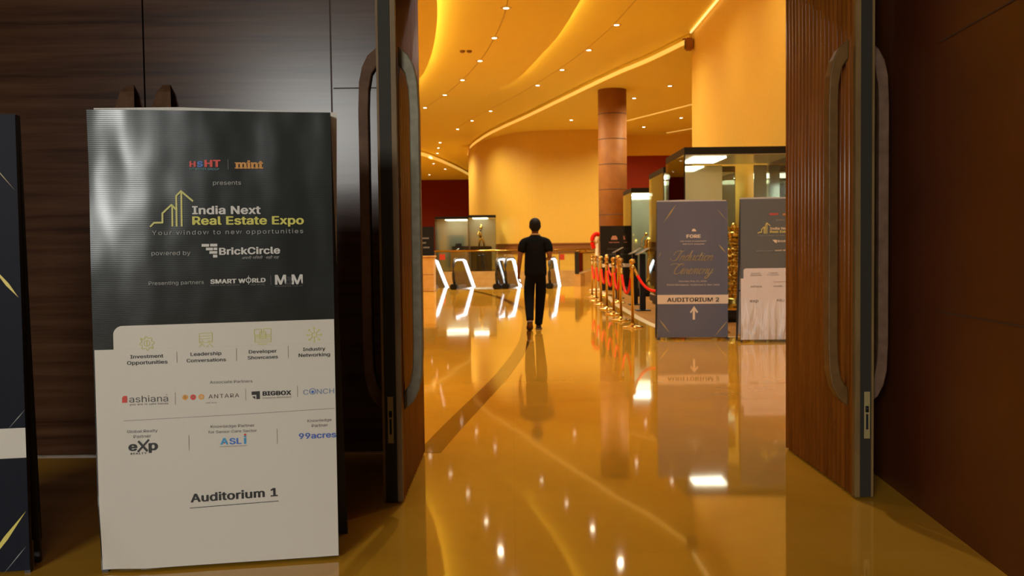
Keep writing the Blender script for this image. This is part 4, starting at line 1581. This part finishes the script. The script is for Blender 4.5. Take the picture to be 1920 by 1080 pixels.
def rope(a, b, sag, label):
    a, b = Vector((*a, 0.925)), Vector((*b, 0.925))
    d = (b - a).normalized()
    a2, b2 = a + d * 0.05, b - d * 0.05
    e = empty('velvet_rope', ((a.x + b.x) / 2, (a.y + b.y) / 2, 0.925 - sag - 0.02), label, 'rope', 'red velvet ropes')
    o = Vector(e.location)
    pts, L = [], (b2 - a2).length
    for k in range(25):
        t = k / 24
        p = a2.lerp(b2, t)
        cat = (math.cosh(3.2 * (t - .5)) - math.cosh(1.6)) / (math.cosh(1.6) - 1)
        p.z += sag * cat
        pts.append(p - o)
    m = MB()
    m.tube(pts[2:-2], 0.021, 12)
    m.build('rope', M_VELVET, e)
    for seq in (pts[:3], pts[-3:]):
        m = MB()
        m.tube(seq, 0.024, 12)
        m.build('end_cap', M_BRASS, e)
    return e


RL = ['red rope between the two banners at the right', 'red rope swooping down behind the left edge of the slate blue banner', 'red velvet rope leaving the nearest visible stanchion toward the escalators',
      'second red velvet rope of the receding row', 'third red velvet rope of the receding row', 'fourth red velvet rope of the receding row', 'fifth red velvet rope of the receding row', 'last red velvet rope of the receding row']
for i in range(len(posts) - 1):
    rope(posts[i], posts[i + 1], 0.20 if i == 0 else (0.34 if i == 1 else 0.42), RL[i])
rope((2.44, 24.5), (2.36, 21.2), 0.36, 'darker red rope hanging behind the rope line, over the carpet')
extra2 = copy_thing(st0, (2.36, 21.2, 0.006), 'brass stanchion on the carpet behind the second reading stand')

# ------------------------------------------------------------------ reading stands
def reading_stand(px, py, label, h=1.15):
    f = at_z(px, py, 0)
    e = empty('reading_stand', (f.x, f.y, 0.006), label, 'reading stand', 'black reading stands')
    m = MB()
    m.box((-0.055, -0.055, 0.02), (0.055, 0.055, h - 0.04), 0, 0.004)
    m.build('post', M_BLACK, e)
    m = MB()
    m.box((-0.14, -0.16, 0.0), (0.14, 0.16, 0.02), 0, 0.004)
    m.build('foot', M_BLACK, e)
    m = MB()
    a, t = 0.12, 0.012
    m.add([(-a, -.2, h - .065), (a, -.2, h + .065), (a, .2, h + .065), (-a, .2, h - .065), (-a, -.2, h - .065 + t), (a, -.2, h + .065 + t), (a, .2, h + .065 + t), (-a, .2, h - .065 + t)],
          [(0, 3, 2, 1), (4, 5, 6, 7), (0, 1, 5, 4), (1, 2, 6, 5), (2, 3, 7, 6), (3, 0, 4, 7)])
    p_ = m.build('panel', M_BLACK, e)
    m = MB()
    m.tube([(-a, -.203, h - .059), (a, -.203, h + .071)], 0.006, 6)
    m.build('panel_edge', M_STEEL, p_)
    return e


reading_stand(1205, 583, 'nearest black reading stand just left of the slate blue banner')
reading_stand(1191, 572, 'second black reading stand, behind the nearest one')
reading_stand(1159, 560, 'farthest black reading stand in front of the black banner', 1.17)

# ------------------------------------------------------------------ glass display cases
def vitrine(x0, x1, y0, y1, label, h=2.84, plinth=0.20, fascia=0.115, group='glass display cases', lights=((0.28, 0.62, 0.2, 0.8),), light_m=None, backs=((0.0, 1.0),)):
    cx, cy = (x0 + x1) / 2, (y0 + y1) / 2
    e = empty('display_case', (cx, cy, 0.006), label, 'display case', group)
    a, b, c, d = x0 - cx, x1 - cx, y0 - cy, y1 - cy
    m = MB()
    m.box((a + .05, c + .05, 0), (b - .05, d - .05, 0.06))
    m.box((a, c, 0.06), (b, d, plinth), 0, 0.006)
    m.build('plinth', M_BLACK, e)
    m = MB()
    m.box((a + .012, c + .012, plinth), (b - .012, d - .012, plinth + 0.03))
    m.build('deck', M_BRASS, e)
    m = MB()
    m.box((a, c, h - fascia), (b, d, h), 0, 0.004)
    top = m.build('top', M_BLACK, e)
    m = MB()
    m.box((a + .02, c + .02, h - fascia - 0.012), (b - .02, d - .02, h - fascia))
    m.build('soffit', M_CREAM, top)
    for (u0, u1, v0, v1) in lights:
        m = MB()
        m.box((a + (b - a) * u0, c + (d - c) * v0, h - fascia - 0.026), (a + (b - a) * u1, c + (d - c) * v1, h - fascia - 0.012))
        m.build('light_panel', M_CASELIGHT, top)
    panes = [((a, c, plinth + .03), (b, c + .010, h - fascia)), ((a, c + .011, plinth + .03), (a + .010, d - .011, h - fascia)), ((b - .010, c + .011, plinth + .03), (b, d - .011, h - fascia)), ((a, d - .010, plinth + .03), (b, d, h - fascia))]
    for i, (p, q) in enumerate(panes):
        m = MB()
        m.box(p, q)
        m.build('glass_pane', M_GLASS, e)
    for (u0, u1) in backs:
        m = MB()
        m.box((a + (b - a) * u0 + .012, d - .05, plinth + .03), (a + (b - a) * u1 - .012, d - .03, h - fascia - .03))
        m.build('back_panel', M_FROST, e)
    m = MB()
    m.box((a - .002, c - .002, plinth), (a + .014, c + .014, h - fascia))
    m.build('corner_post', M_BLACK, e)
    return e


vitrine(2.80, 4.62, 15.45, 17.3, 'largest lit glass case right behind the slate blue banner', lights=((0.12, 0.42, 0.2, 0.75),), backs=((0.02, 0.56), (0.86, 1.0)))
vitrine(3.06, 4.5, 19.2, 21.2, 'second lit glass case, behind the largest one', lights=((0.10, 0.75, 0.2, 0.8),))
vitrine(3.0, 4.6, 23.9, 25.6, 'third lit glass case, nearest to the brown column', h=2.72, lights=((0.06, 0.7, 0.2, 0.8),))
def gold_pillar(loc):
    e = empty('ornate_trophy', loc, 'tall ornate golden trophy column seen between the two banners', 'trophy')
    m = MB()
    m.lathe([(0.30, 0), (0.30, 0.05), (0.26, 0.07), (0.26, 0.12), (0.20, 0.15)], 24)
    m.build('base', M_GOLD, e)
    m = MB()
    prof = [(0.19, 0.14)]
    z = 0.14
    k = 0
    while z < 1.05:
        r = 0.115 - 0.03 * z
        prof += [(r * 0.72, z + .012), (r, z + .03), (r * 1.15, z + .05), (r, z + .07), (r * 0.72, z + .088)]
        z += 0.095
        k += 1
    prof += [(0.05, z), (0.11, z + .06), (0.13, z + .14), (0.06, z + .17)]
    m.lathe(prof, 20)
    m.build('shaft', M_GOLD, e)
    m = MB()
    random.seed(3)
    for i in range(46):
        an, zz_ = random.random() * 2 * PI, 0.2 + random.random() * 1.0
        r = 0.12 - 0.03 * zz_
        m.ball((r * math.cos(an), r * math.sin(an), zz_), 0.022 + 0.016 * random.random(), 8, 6)
    m.build('relief_ornament', M_GOLD, e)
    m = MB()
    m.ball((0, 0, z + .24), (0.06, 0.05, 0.075))
    m.tube([(0, 0, z + .16), (0, 0, z + .2)], 0.03, 10)
    m.tube([(0.05, 0, z + .18), (0.13, 0, z + .26), (0.15, -0.02, z + .33)], [0.03, 0.022, 0.012], 8)
    m.tube([(-0.05, 0, z + .18), (-0.13, 0, z + .24), (-0.16, -0.02, z + .20)], [0.03, 0.022, 0.012], 8)
    m.build('finial_figure', M_GOLD, e)
    return e


pc = at_y(1377, 560, 16.1)
gold_pillar((pc.x, 16.1, 0.237))
# slender golden horn-like trophy in the third case, polished vase beside the banner
pc = at_y(1216, 460, 24.3)
e = empty('golden_trophy', (pc.x, 24.3, 0.237), 'slender golden cup trophy raised above the reading stands', 'trophy')
m = MB()
m.lathe([(0.16, 0), (0.16, 0.04), (0.09, 0.08), (0.05, 0.25), (0.035, 0.6), (0.03, 0.85)], 18)
m.build('stem', M_GOLD, e)
m = MB()
m.lathe([(0.03, 0.84), (0.10, 0.90), (0.13, 0.98), (0.10, 1.06), (0.115, 1.16), (0.07, 1.22), (0.01, 1.26)], 18)
m.build('bowl', M_GOLD, e)
m = MB()
m.tube(smooth_path([(-0.08, 0, 0.96), (-0.17, 0, 1.05), (-0.16, 0, 1.2), (-0.08, 0, 1.3)], 5), 0.014, 8)
m.ball((-0.06, 0, 1.33), 0.045, 10, 8)
m.build('ornament', M_GOLD, e)
pc = at_y(1230, 540, 24.5)
e = empty('polished_vase', (pc.x, 24.5, 0.237), 'polished rounded golden vase at the left edge of the slate blue banner', 'vase')
m = MB()
m.lathe([(0.13, 0), (0.13, 0.03), (0.08, 0.06), (0.11, 0.14), (0.125, 0.3), (0.125, 0.52), (0.11, 0.60), (0.07, 0.66), (0.05, 0.68)], 24)
m.build('body', M_GOLD, e)
m = MB()
m.lathe([(0.052, 0.675), (0.06, 0.69), (0.03, 0.72), (0.01, 0.75)], 18)
m.build('lid', M_STEEL, e)
# dark bust inside the largest case
pc = at_y(1312, 455, 16.4)
e = empty('bronze_bust', (pc.x, 16.4, 0.237), 'dark bust on a stand inside the largest glass case, above the slate blue banner', 'bust')
m = MB()
m.box((-0.16, -0.16, 0), (0.16, 0.16, 0.92), 0, 0.01)
m.build('pedestal', M_TANSTONE, e)
m = MB()
m.lathe([(a_, b_ + .3) for a_, b_ in [(0.10, 0.62), (0.13, 0.66), (0.17, 0.74), (0.20, 0.84), (0.17, 0.92), (0.07, 0.97), (0.055, 1.02), (0.075, 1.06), (0.092, 1.12), (0.092, 1.18), (0.07, 1.245), (0.02, 1.27)]], 20, sy=0.75)
m.ball((0, -0.075, 1.43), (0.016, 0.03, 0.025), 8, 6)
m.build('head_and_shoulders', M_DARKFRAME, e)

# ------------------------------------------------------------------ escalators
YAW = math.radians(8)


def escalator(x, label, half=0.68):
    e = empty('escalator', (x, 29.75, 0.0), label, 'escalator', 'escalators going down', -YAW)
    for s_ in (-1, 1):
        xx = s_ * half
        prof = [(0.05, 0.10), (-0.12, 0.25), (-0.22, 0.45), (-0.22, 0.65), (-0.12, 0.83), (0.06, 0.90), (1.3, 0.90), (1.7, 0.85), (8.5, -3.07), (8.5, -3.9), (1.7, -0.05), (1.3, 0.0), (0.05, 0.0)]
        m = MB()
        n = len(prof)
        vs = [(xx - .006, y, z) for y, z in prof] + [(xx + .006, y, z) for y, z in prof]
        tri = tessellate_polygon([[Vector((y, z, 0)) for y, z in prof]])
        m.add(vs, [tuple(t) for t in tri] + [tuple(i + n for i in t[::-1]) for t in tri] + [(i, (i + 1) % n, n + (i + 1) % n, n + i) for i in range(n)])
        m.build('glass_balustrade', M_GLASS, e)
        hr = [(0.25, 0.05), (-0.05, 0.12), (-0.24, 0.28), (-0.30, 0.50), (-0.26, 0.74), (-0.13, 0.90), (0.06, 0.95), (1.3, 0.95), (1.72, 0.89), (8.5, -3.02)]
        m = MB()
        m.tube([(xx, y, z) for y, z in hr], 0.045, 10, 0, ry=0.03)
        m.build('handrail', M_RUBBER, e)
        m = MB()
        ld = [(-0.12, 0.84), (0.06, 0.905), (1.3, 0.905), (1.70, 0.85), (8.5, -3.07)]
        m.tube([(xx + 0.018, y, z) for y, z in ld], [0.012, 0.014, 0.018, 0.024, 0.024], 8)
        m.build('light_strip', M_LED, e)
        m = MB()
        m.box((xx - .09, -0.22, 0.0), (xx + .09, 1.3, 0.10), 0, 0.01)
        m.add([(xx - .09, 1.3, 0.10), (xx + .09, 1.3, 0.10), (xx + .09, 8.5, -4.0), (xx - .09, 8.5, -4.0), (xx - .09, 1.3, -0.2), (xx + .09, 1.3, -0.2), (xx + .09, 8.5, -4.3), (xx - .09, 8.5, -4.3)],
              [(0, 1, 2, 3), (4, 7, 6, 5), (0, 4, 5, 1), (1, 5, 6, 2), (2, 6, 7, 3), (3, 7, 4, 0)])
        m.build('skirt', M_SKIRT, e)
        m = MB()
        m.box((xx - .11, -0.34, 0.0), (xx + .11, 0.0, 0.17), 0, 0.03)
        m.build('handrail_inlet', M_BLACK, e)
    m = MB()
    w = half - .10
    m.add([(-w, -0.2, 0.004), (w, -0.2, 0.004), (w, 1.3, 0.004), (-w, 1.3, 0.004)], [(0, 1, 2, 3)])
    y, z = 1.3, 0.004
    for k in range(18):
        m.add([(-w, y, z), (w, y, z), (w, y, z - .2), (-w, y, z - .2), (w, y + .35, z - .2), (-w, y + .35, z - .2)], [(0, 1, 2, 3), (3, 2, 4, 5)])
        y, z = y + .35, z - .2
    m.build('steps', M_STEEL, e, fix=False)
    return e


def ex(px):
    return at_y(px, 530, 29.75).x


escalator((ex(853) + ex(934)) / 2, 'middle escalator between the left post block and the walking person', (ex(934) - ex(853)) / 2)
escalator((ex(950) + ex(1032)) / 2, 'right escalator partly hidden behind the walking person', (ex(1032) - ex(950)) / 2)
escalator(ex(799) - 0.68, 'leftmost escalator mostly hidden behind the tan block', 0.68)

# far rail of the opening
e = empty('glass_railing', (0, 40.15, 0), 'glass railing with red stickers along the far side of the escalator opening', 'railing')
m = MB()
m.box((-4.6, -0.1, 0.0), (3.4, 0.12, 0.30))
m.build('curb', M_TANSTONE, e)
xs = [-4.5, -3.2, -1.9, -0.6, 0.7, 2.0, 3.3]
for i in range(6):
    m = MB()
    m.box((xs[i] + .02, -.006, .30), (xs[i + 1] - .02, .006, 1.14))
    m.build('glass_pane', M_GLASS, e)
for px in (829, 1053):
    p = at_y(px, 482, 40.1)
    m = MB()
    m.box((p.x - .12, -.014, p.z - .12), (p.x + .12, -.008, p.z + .12))
    m.build('red_sticker', M_STICKER, e)
m = MB()
m.tube([(-4.5, 0, 1.17), (3.3, 0, 1.17)], 0.04, 10)
m.build('handrail', M_BRASS, e)
for x in xs:
    m = MB()
    m.box((x - .018, -.02, .30), (x + .018, .02, 1.14))
    m.build('post', M_STEEL, e)
# right side curb and its glass
e = empty('side_railing', (1.95, 30.3, 0), 'low stone curb with a dark end post right of the escalators', 'railing')
m = MB()
ax, ay, bx_, by_ = 0.05, 0.6, 1.4, 9.7
m.add([(ax, ay, 0), (ax + .22, ay, 0), (bx_ + .22, by_, 0), (bx_, by_, 0), (ax, ay, .40), (ax + .22, ay, .40), (bx_ + .22, by_, .40), (bx_, by_, .40)],
      [(0, 3, 2, 1), (4, 5, 6, 7), (0, 1, 5, 4), (1, 2, 6, 5), (2, 3, 7, 6), (3, 0, 4, 7)])
m.build('curb', M_TANSTONE, e)
m = MB()
m.add([(ax + .10, ay, .40), (ax + .115, ay, .40), (bx_ + .115, by_, .40), (bx_ + .10, by_, .40), (ax + .10, ay, 1.1), (ax + .115, ay, 1.1), (bx_ + .115, by_, 1.1), (bx_ + .10, by_, 1.1)],
      [(0, 3, 2, 1), (4, 5, 6, 7), (0, 1, 5, 4), (1, 2, 6, 5), (2, 3, 7, 6), (3, 0, 4, 7)])
m.build('glass_pane', M_GLASS, e)
m = MB()
m.box((ax + .04, ay - .02, .40), (ax + .18, ay + .04, 1.12), 0, .01)
m.build('end_post', M_EDGE, e)
m = MB()
m.tube([(ax + .11, ay, 1.12), (bx_ + .11, by_, 1.12)], 0.035, 8)
m.build('handrail', M_BRASS, e)

# far display cases across the opening
yb_ = 43.4
p0, p1, p2 = at_y(816, 470, 44.0), at_y(879, 470, 44.0), at_y(930, 470, yb_)
vitrine(p1.x + .02, p2.x, yb_, yb_ + .95, 'far glass case holding a small golden figure, beyond the escalators', h=2.78, lights=((0.15, 0.7, 0.2, 0.8),), group='far glass display cases')
vitrine(p0.x, p1.x - .02, 44.0, 45.2, 'far glass case with a dark plinth at the left, beyond the escalators', h=2.74, lights=((0.3, 0.95, 0.2, 0.8),), group='far glass display cases')
pf = at_y(902, 452, yb_ + .45)
e = empty('golden_figure', (pf.x, yb_ + .45, 0.237), 'small golden standing figure inside the far glass case', 'figurine')
m = MB()
m.box((-.48, -.2, 0), (.48, .2, 1.14), 0, .01)
m.build('plinth', M_BLACK, e)
m = MB()
m.tube([(a_, b_, c_ + .58) for a_, b_, c_ in [(-.10, 0, .56), (-.07, 0, .78), (-.02, 0, 1.0)]], [.03, .04, .06], 8)
m.tube([(a_, b_, c_ + .58) for a_, b_, c_ in [(.14, 0, .56), (.10, 0, .80), (.0, 0, .98)]], [.03, .04, .06], 8)
m.tube([(a_, b_, c_ + .58) for a_, b_, c_ in [(-.01, 0, .96), (-.03, 0, 1.15), (-.02, 0, 1.30)]], [.075, .065, .05], 10)
m.tube([(a_, b_, c_ + .58) for a_, b_, c_ in [(-.06, 0, 1.26), (-.16, 0, 1.10), (-.05, -.05, 1.0)]], .025, 8)
m.tube([(a_, b_, c_ + .58) for a_, b_, c_ in [(.03, 0, 1.27), (.07, 0, 1.42), (.0, 0, 1.55)]], .022, 8)
m.ball((-.01, 0, 1.98), (.055, .055, .07))
m.build('body', M_GOLD, e)
pf = at_y(862, 460, 44.5)
m = MB()
m.box((-.42, -.25, 0), (.42, .25, .96), 0, .01)
e = empty('model_boat', (pf.x, 44.5, 0.237), 'dark low model inside the left far glass case', 'model')
m.build('plinth', M_TANSTONE, e)
m = MB()
m.prism([(-.35, -.12), (.25, -.16), (.42, 0), (.25, .16), (-.35, .12)], .96, 1.15)
m.box((-.2, -.08, 1.15), (.1, .08, 1.28))
m.build('hull', M_DARKFRAME, e)
m = MB()
m.tube([(-.22, -.28, .92), (.0, -.28, 1.04)], .03, 6)
m.build('sash', M_STEEL, e)

# tan block and black sign panel at the left edge of the doorway
pb1 = at_y(815.5, 541, 28.35)
m = MB()
m.box((-0.65, 0, 0), (0.30, 0.8, 1.02), 0, .015)
m.box((-0.68, -.03, 1.02), (0.33, 0.83, 1.06), 0, .01)
m.box((-0.65, -.004, 0.5), (0.30, 0.0, 0.51), 1)
o = m.build('stone_block', [M_TANSTONE, M_JOINT], None, (pb1.x - 0.33, 28.35, 0))
tag(o, 'waist high tan stone block beside the left edge of the doorway', 'pedestal')
pk = at_y(814, 470, 33.5)
e = empty('sign_panel', (pk.x - .5, 33.5, 0), 'black sign panel standing behind the tan stone block', 'sign')
m = MB()
m.box((-.5, 0, .1), (.5, .06, at_y(810, 425, 33.5).z), 0, .005)
m.build('panel', M_BLACK, e)
m = MB()
m.box((-.4, -.1, 0), (.4, .16, .1), 0, .01)
m.build('foot', M_BLACK, e)
m = MB()
for zz_, a, b in ((1.62, .05, .32), (1.46, .02, .22), (1.30, .12, .34)):
    m.box((a, -.004, zz_), (b, -.001, zz_ + .05))
m.build('lettering', P['mid'], e)

# red turbaned mannequin head seen left of the black banner
pr = at_y(1117, 452, 27.6)
e = empty('red_drape_stand', (pr.x, 27.6, 0.006), 'red draped stand peeking out left of the black banner', 'drape stand')
m = MB()
m.tube([(0.03, 0, 0.0), (0.03, 0, pr.z + .05)], 0.05, 10)
m.lathe([(.2, 0), (.2, .03), (.06, .06)], 20)
m.build('post', M_CREAM, e)
m = MB()
hz = pr.z
m.tube(smooth_path([(.10, 0, hz + .18), (.0, -.02, hz + .20), (-.09, -.02, hz + .10), (-.10, -.02, hz - .06), (-.06, -.02, hz - .22)], 5), [.06] * 6 + [.075] * 8 + [.06] * 7, 10, 0, ry=.06)
m.build('red_drape', M_VELVET, e)
m = MB()
m.ball((.02, 0, hz + .03), (.075, .09, .12))
m.build('cream_head', M_CREAM, e)


# ------------------------------------------------------------------ the walking person
def skin(name, verts, edges, radii, m, parent=None, sub=2, root=0, shade=True):
    me = bpy.data.meshes.new(name)
    me.from_pydata(verts, edges, [])
    o = bpy.data.objects.new(name, me)
    COL.objects.link(o)
    md = o.modifiers.new('skin', 'SKIN')
    md.use_smooth_shade = True
    md.branch_smoothing = 0.4
    for i, sv in enumerate(me.skin_vertices[0].data):
        r = radii[i]
        sv.radius = r if isinstance(r, tuple) else (r, r)
        sv.use_root = (i == root)
    s = o.modifiers.new('sub', 'SUBSURF')
    s.levels = s.render_levels = sub
    dg = bpy.context.evaluated_depsgraph_get()
    nm = bpy.data.meshes.new_from_object(o.evaluated_get(dg))
    COL.objects.unlink(o)
    bpy.data.objects.remove(o)
    nm.name = name
    nm.materials.clear()
    nm.materials.append(m)
    for p in nm.polygons:
        p.use_smooth = True
    r = bpy.data.objects.new(name, nm)
    COL.objects.link(r)
    r.parent = parent
    return r


class Sk:
    def __init__(self):
        self.v, self.e, self.r = [], [], []

    def add(self, co, r, prev=None):
        self.v.append(tuple(co))
        self.r.append(r)
        i = len(self.v) - 1
        if prev is not None:
            self.e.append((prev, i))
        return i

    def chain(self, prev, items):
        for co, r in items:
            prev = self.add(co, r, prev)
        return prev


pp = at_z(1005, 617, 0)
man = empty('person', (pp.x, pp.y - 0.10, 0.0), 'person in black T-shirt and trousers with a lanyard walking away down the lobby', 'person')
b = Sk()
pel = b.add((0, 0, .92), (.125, .095))
sp_ = b.chain(pel, [((0, -.01, 1.08), (.125, .085)), ((0, -.01, 1.25), (.145, .095)), ((0, -.005, 1.35), (.115, .075))])
nk = b.chain(sp_, [((0, 0, 1.445), (.056, .058)), ((0, .012, 1.50), (.054, .058)), ((0, .02, 1.545), (.066, .078)), ((0, .022, 1.61), (.074, .092)), ((0, .016, 1.665), (.058, .07))])
# legs: right leg planted ahead, left leg pushing off behind
rl = b.chain(pel, [((.085, 0, .84), (.085, .09)), ((.075, .05, .64), (.072, .078)), ((.065, .09, .47), (.055, .06)), ((.052, .07, .30), (.052, .055)), ((.038, .05, .09), (.036, .04)), ((.036, .10, .045), (.036, .03)), ((.042, .20, .035), (.036, .022))])
ll = b.chain(pel, [((-.085, 0, .84), (.085, .09)), ((-.095, .03, .64), (.072, .078)), ((-.10, .02, .48), (.055, .06)), ((-.10, -.10, .31), (.052, .055)), ((-.095, -.22, .16), (.036, .04)), ((-.095, -.20, .10), (.036, .03)), ((-.10, -.10, .04), (.036, .022))])


def arm(b, pts, palm, fdir, side, curl):
    w = b.chain(sp_, pts)
    pv = Vector(palm)
    p = b.add(palm, (.036, .02), w)
    fd = Vector(fdir).normalized()
    ac = Vector((0, 1, 0)) if abs(fd.y) < .8 else Vector((side, 0, 0))
    nrm = fd.cross(ac).normalized()
    if nrm.dot(Vector((-side, 0, 0))) < 0:
        nrm = -nrm
    for k, L in enumerate((.078, .088, .082, .064)):
        o = ac * (.030 - .020 * k)
        a = pv + o + fd * .035
        m1 = a + fd * L * .45 + nrm * .010 * curl
        m2 = m1 + (fd * .75 + nrm * .55 * curl).normalized() * L * .32
        m3 = m2 + (fd * .5 + nrm * .85 * curl).normalized() * L * .25
        b.chain(p, [(a, .0095), (m1, .009), (m2, .0085), (m3, .0075)])
    t0 = pv + ac * .036 - fd * .012 + nrm * .008
    b.chain(p, [(t0, .012), (t0 + ac * .020 + fd * .028 + nrm * .008, .010), (t0 + ac * .024 + fd * .055 + nrm * .012, .0085)])
    return p


arm(b, [((-.115, -.005, 1.385), .052), ((-.185, -.01, 1.355), .048), ((-.215, -.03, 1.25), .046), ((-.235, -.045, 1.12), .039), ((-.250, -.02, 1.00), .037), ((-.258, .01, .875), .026)], (-.262, .03, .815), (-.02, .22, -1), -1, 1.0)
arm(b, [((.115, -.005, 1.385), .052), ((.185, -.01, 1.355), .048), ((.205, -.045, 1.25), .046), ((.218, -.07, 1.12), .039), ((.215, .05, 1.09), .036), ((.19, .16, 1.085), .026)], (.175, .22, 1.09), (-.25, 1, .05), 1, 1.0)
body = skin('body', b.v, b.e, b.r, M_SKIN, man)
# T-shirt
t = Sk()
h0 = t.add((0, 0, .765), (.192, .132))
c1 = t.chain(h0, [((0, 0, .90), (.188, .13)), ((0, -.01, 1.05), (.182, .118)), ((0, -.01, 1.22), (.192, .122)), ((0, -.005, 1.34), (.175, .108))])
t.chain(c1, [((0, .0, 1.415), (.095, .08)), ((0, .0, 1.452), (.068, .068))])
for s_ in (-1, 1):
    y2 = -.035 if s_ < 0 else -.06
    t.chain(c1, [((s_ * .12, -.005, 1.375), (.096, .092)), ((s_ * .180, -.012, 1.345), (.084, .084)), ((s_ * .205, -.03, 1.25), (.070, .072)), ((s_ * .215, y2, 1.17), (.066, .066))])
skin('t_shirt', t.v, t.e, t.r, M_SHIRT, man)
# trousers
t = Sk()
p0_ = t.add((0, 0, .98), (.150, .105))
q0 = t.add((0, 0, .86), (.170, .118), p0_)
t.chain(q0, [((.090, .005, .78), (.106, .105)), ((.082, .05, .63), (.096, .096)), ((.072, .088, .47), (.082, .084)), ((.058, .07, .28), (.072, .074)), ((.040, .045, .10), (.058, .064)), ((.038, .045, .065), (.058, .064))])
t.chain(q0, [((-.090, .005, .78), (.106, .105)), ((-.098, .03, .63), (.096, .096)), ((-.10, .02, .47), (.082, .084)), ((-.10, -.10, .30), (.072, .074)), ((-.096, -.205, .175), (.056, .062)), ((-.096, -.215, .15), (.056, .062))])
skin('trousers', t.v, t.e, t.r, M_JEANS, man)


def shoe(name, heel, toe, w=.046):
    h, tt = Vector(heel), Vector(toe)
    k = Sk()
    d = (tt - h)
    up = Vector((1, 0, 0)).cross(d).normalized()
    i = k.add(h + up * .045, (w, .045))
    k.chain(i, [(h + d * .3 + up * .048, (w, .045)), (h + d * .65 + up * .034, (w * 1.05, .03)), (h + d * .95 + up * .028, (w * .9, .022))])
    so = skin(name, k.v, k.e, k.r, M_SHOE, man)
    m = MB()
    side = Vector((1, 0, 0))
    ring = []
    for q, ww in ((-.14, .028), (-.05, .043), (.3, .042), (.65, .052), (.95, .046), (1.1, .024)):
        ring.append((h + d * q, ww))
    vs = []
    for c, ww in ring:
        vs += [c - side * ww, c + side * ww, c - side * ww + up * .018, c + side * ww + up * .018]
    fs = []
    for i in range(len(ring) - 1):
        a, e_ = 4 * i, 4 * i + 4
        fs += [(a, a + 1, e_ + 1, e_), (a + 2, e_ + 2, e_ + 3, a + 3), (a, e_, e_ + 2, a + 2), (a + 1, a + 3, e_ + 3, e_ + 1)]
    fs += [(0, 2, 3, 1), (len(vs) - 4, len(vs) - 3, len(vs) - 1, len(vs) - 2)]
    m.add(vs, fs)
    m.build('sole', M_SOLE, so)


shoe('shoe', (.038, .02, .002), (.046, .24, .002))
shoe('shoe', (-.098, -.245, .125), (-.10, -.12, .008))
# hair: a shaped cap covering the back of the head, and ears
m = MB()
prof = []
cx_, cy_, czz = 0, .012, 1.622
vs, fs = [], []
nu, nv = 22, 12
for j in range(nv + 1):
    v = -1.0 + (PI / 2 + 1.0) * j / nv
    for i in range(nu):
        a = 2 * PI * i / nu
        back = (1 - math.sin(a)) / 2                       # 1 at the back of the neck
        vv = max(v, 0.62 - 1.75 * back)
        cr, zr = (math.cos(vv), .096 * math.sin(vv)) if vv > 0 else (math.cos(.42 * vv), .115 * vv)
        rr = 1 + 0.03 * noise.noise(Vector((3 * math.cos(a), 3 * math.sin(a), 4 * vv)))
        vs.append((cx_ + .088 * rr * cr * math.cos(a), cy_ + .110 * rr * cr * math.sin(a), czz + rr * zr))
for j in range(nv):
    for i in range(nu):
        fs.append((j * nu + i, j * nu + (i + 1) % nu, (j + 1) * nu + (i + 1) % nu, (j + 1) * nu + i))
m.add(vs, fs, 0, True)
m.build('hair', M_HAIR, man)
m = MB()
for s_ in (-1, 1):
    m.ball((s_ * .080, .02, 1.585), (.012, .02, .032), 10, 8)
m.ball((0, .122, 1.575), (.014, .022, .022), 10, 8)
m.ball((0, .095, 1.535), (.028, .022, .010), 10, 8)
for s_ in (-1, 1):
    m.ball((s_ * .03, .103, 1.60), (.013, .012, .009), 8, 6)
m.build('face_features', M_SKIN, man)
m = MB()
ring = []
for k in range(24):
    a = 2 * PI * k / 24
    ring.append((.072 * math.cos(a), .004 + .070 * math.sin(a), 1.452 - .014 * math.sin(a)))
m.tube(ring, .006, 6, 0, ry=.012, closed=True)
m.tube([(-.05, .07, 1.44), (-.03, .125, 1.30), (0, .13, 1.12)], .006, 6)
m.tube([(.05, .07, 1.44), (.03, .125, 1.30), (0, .13, 1.12)], .006, 6)
m.build('lanyard', M_LANYARD, man)
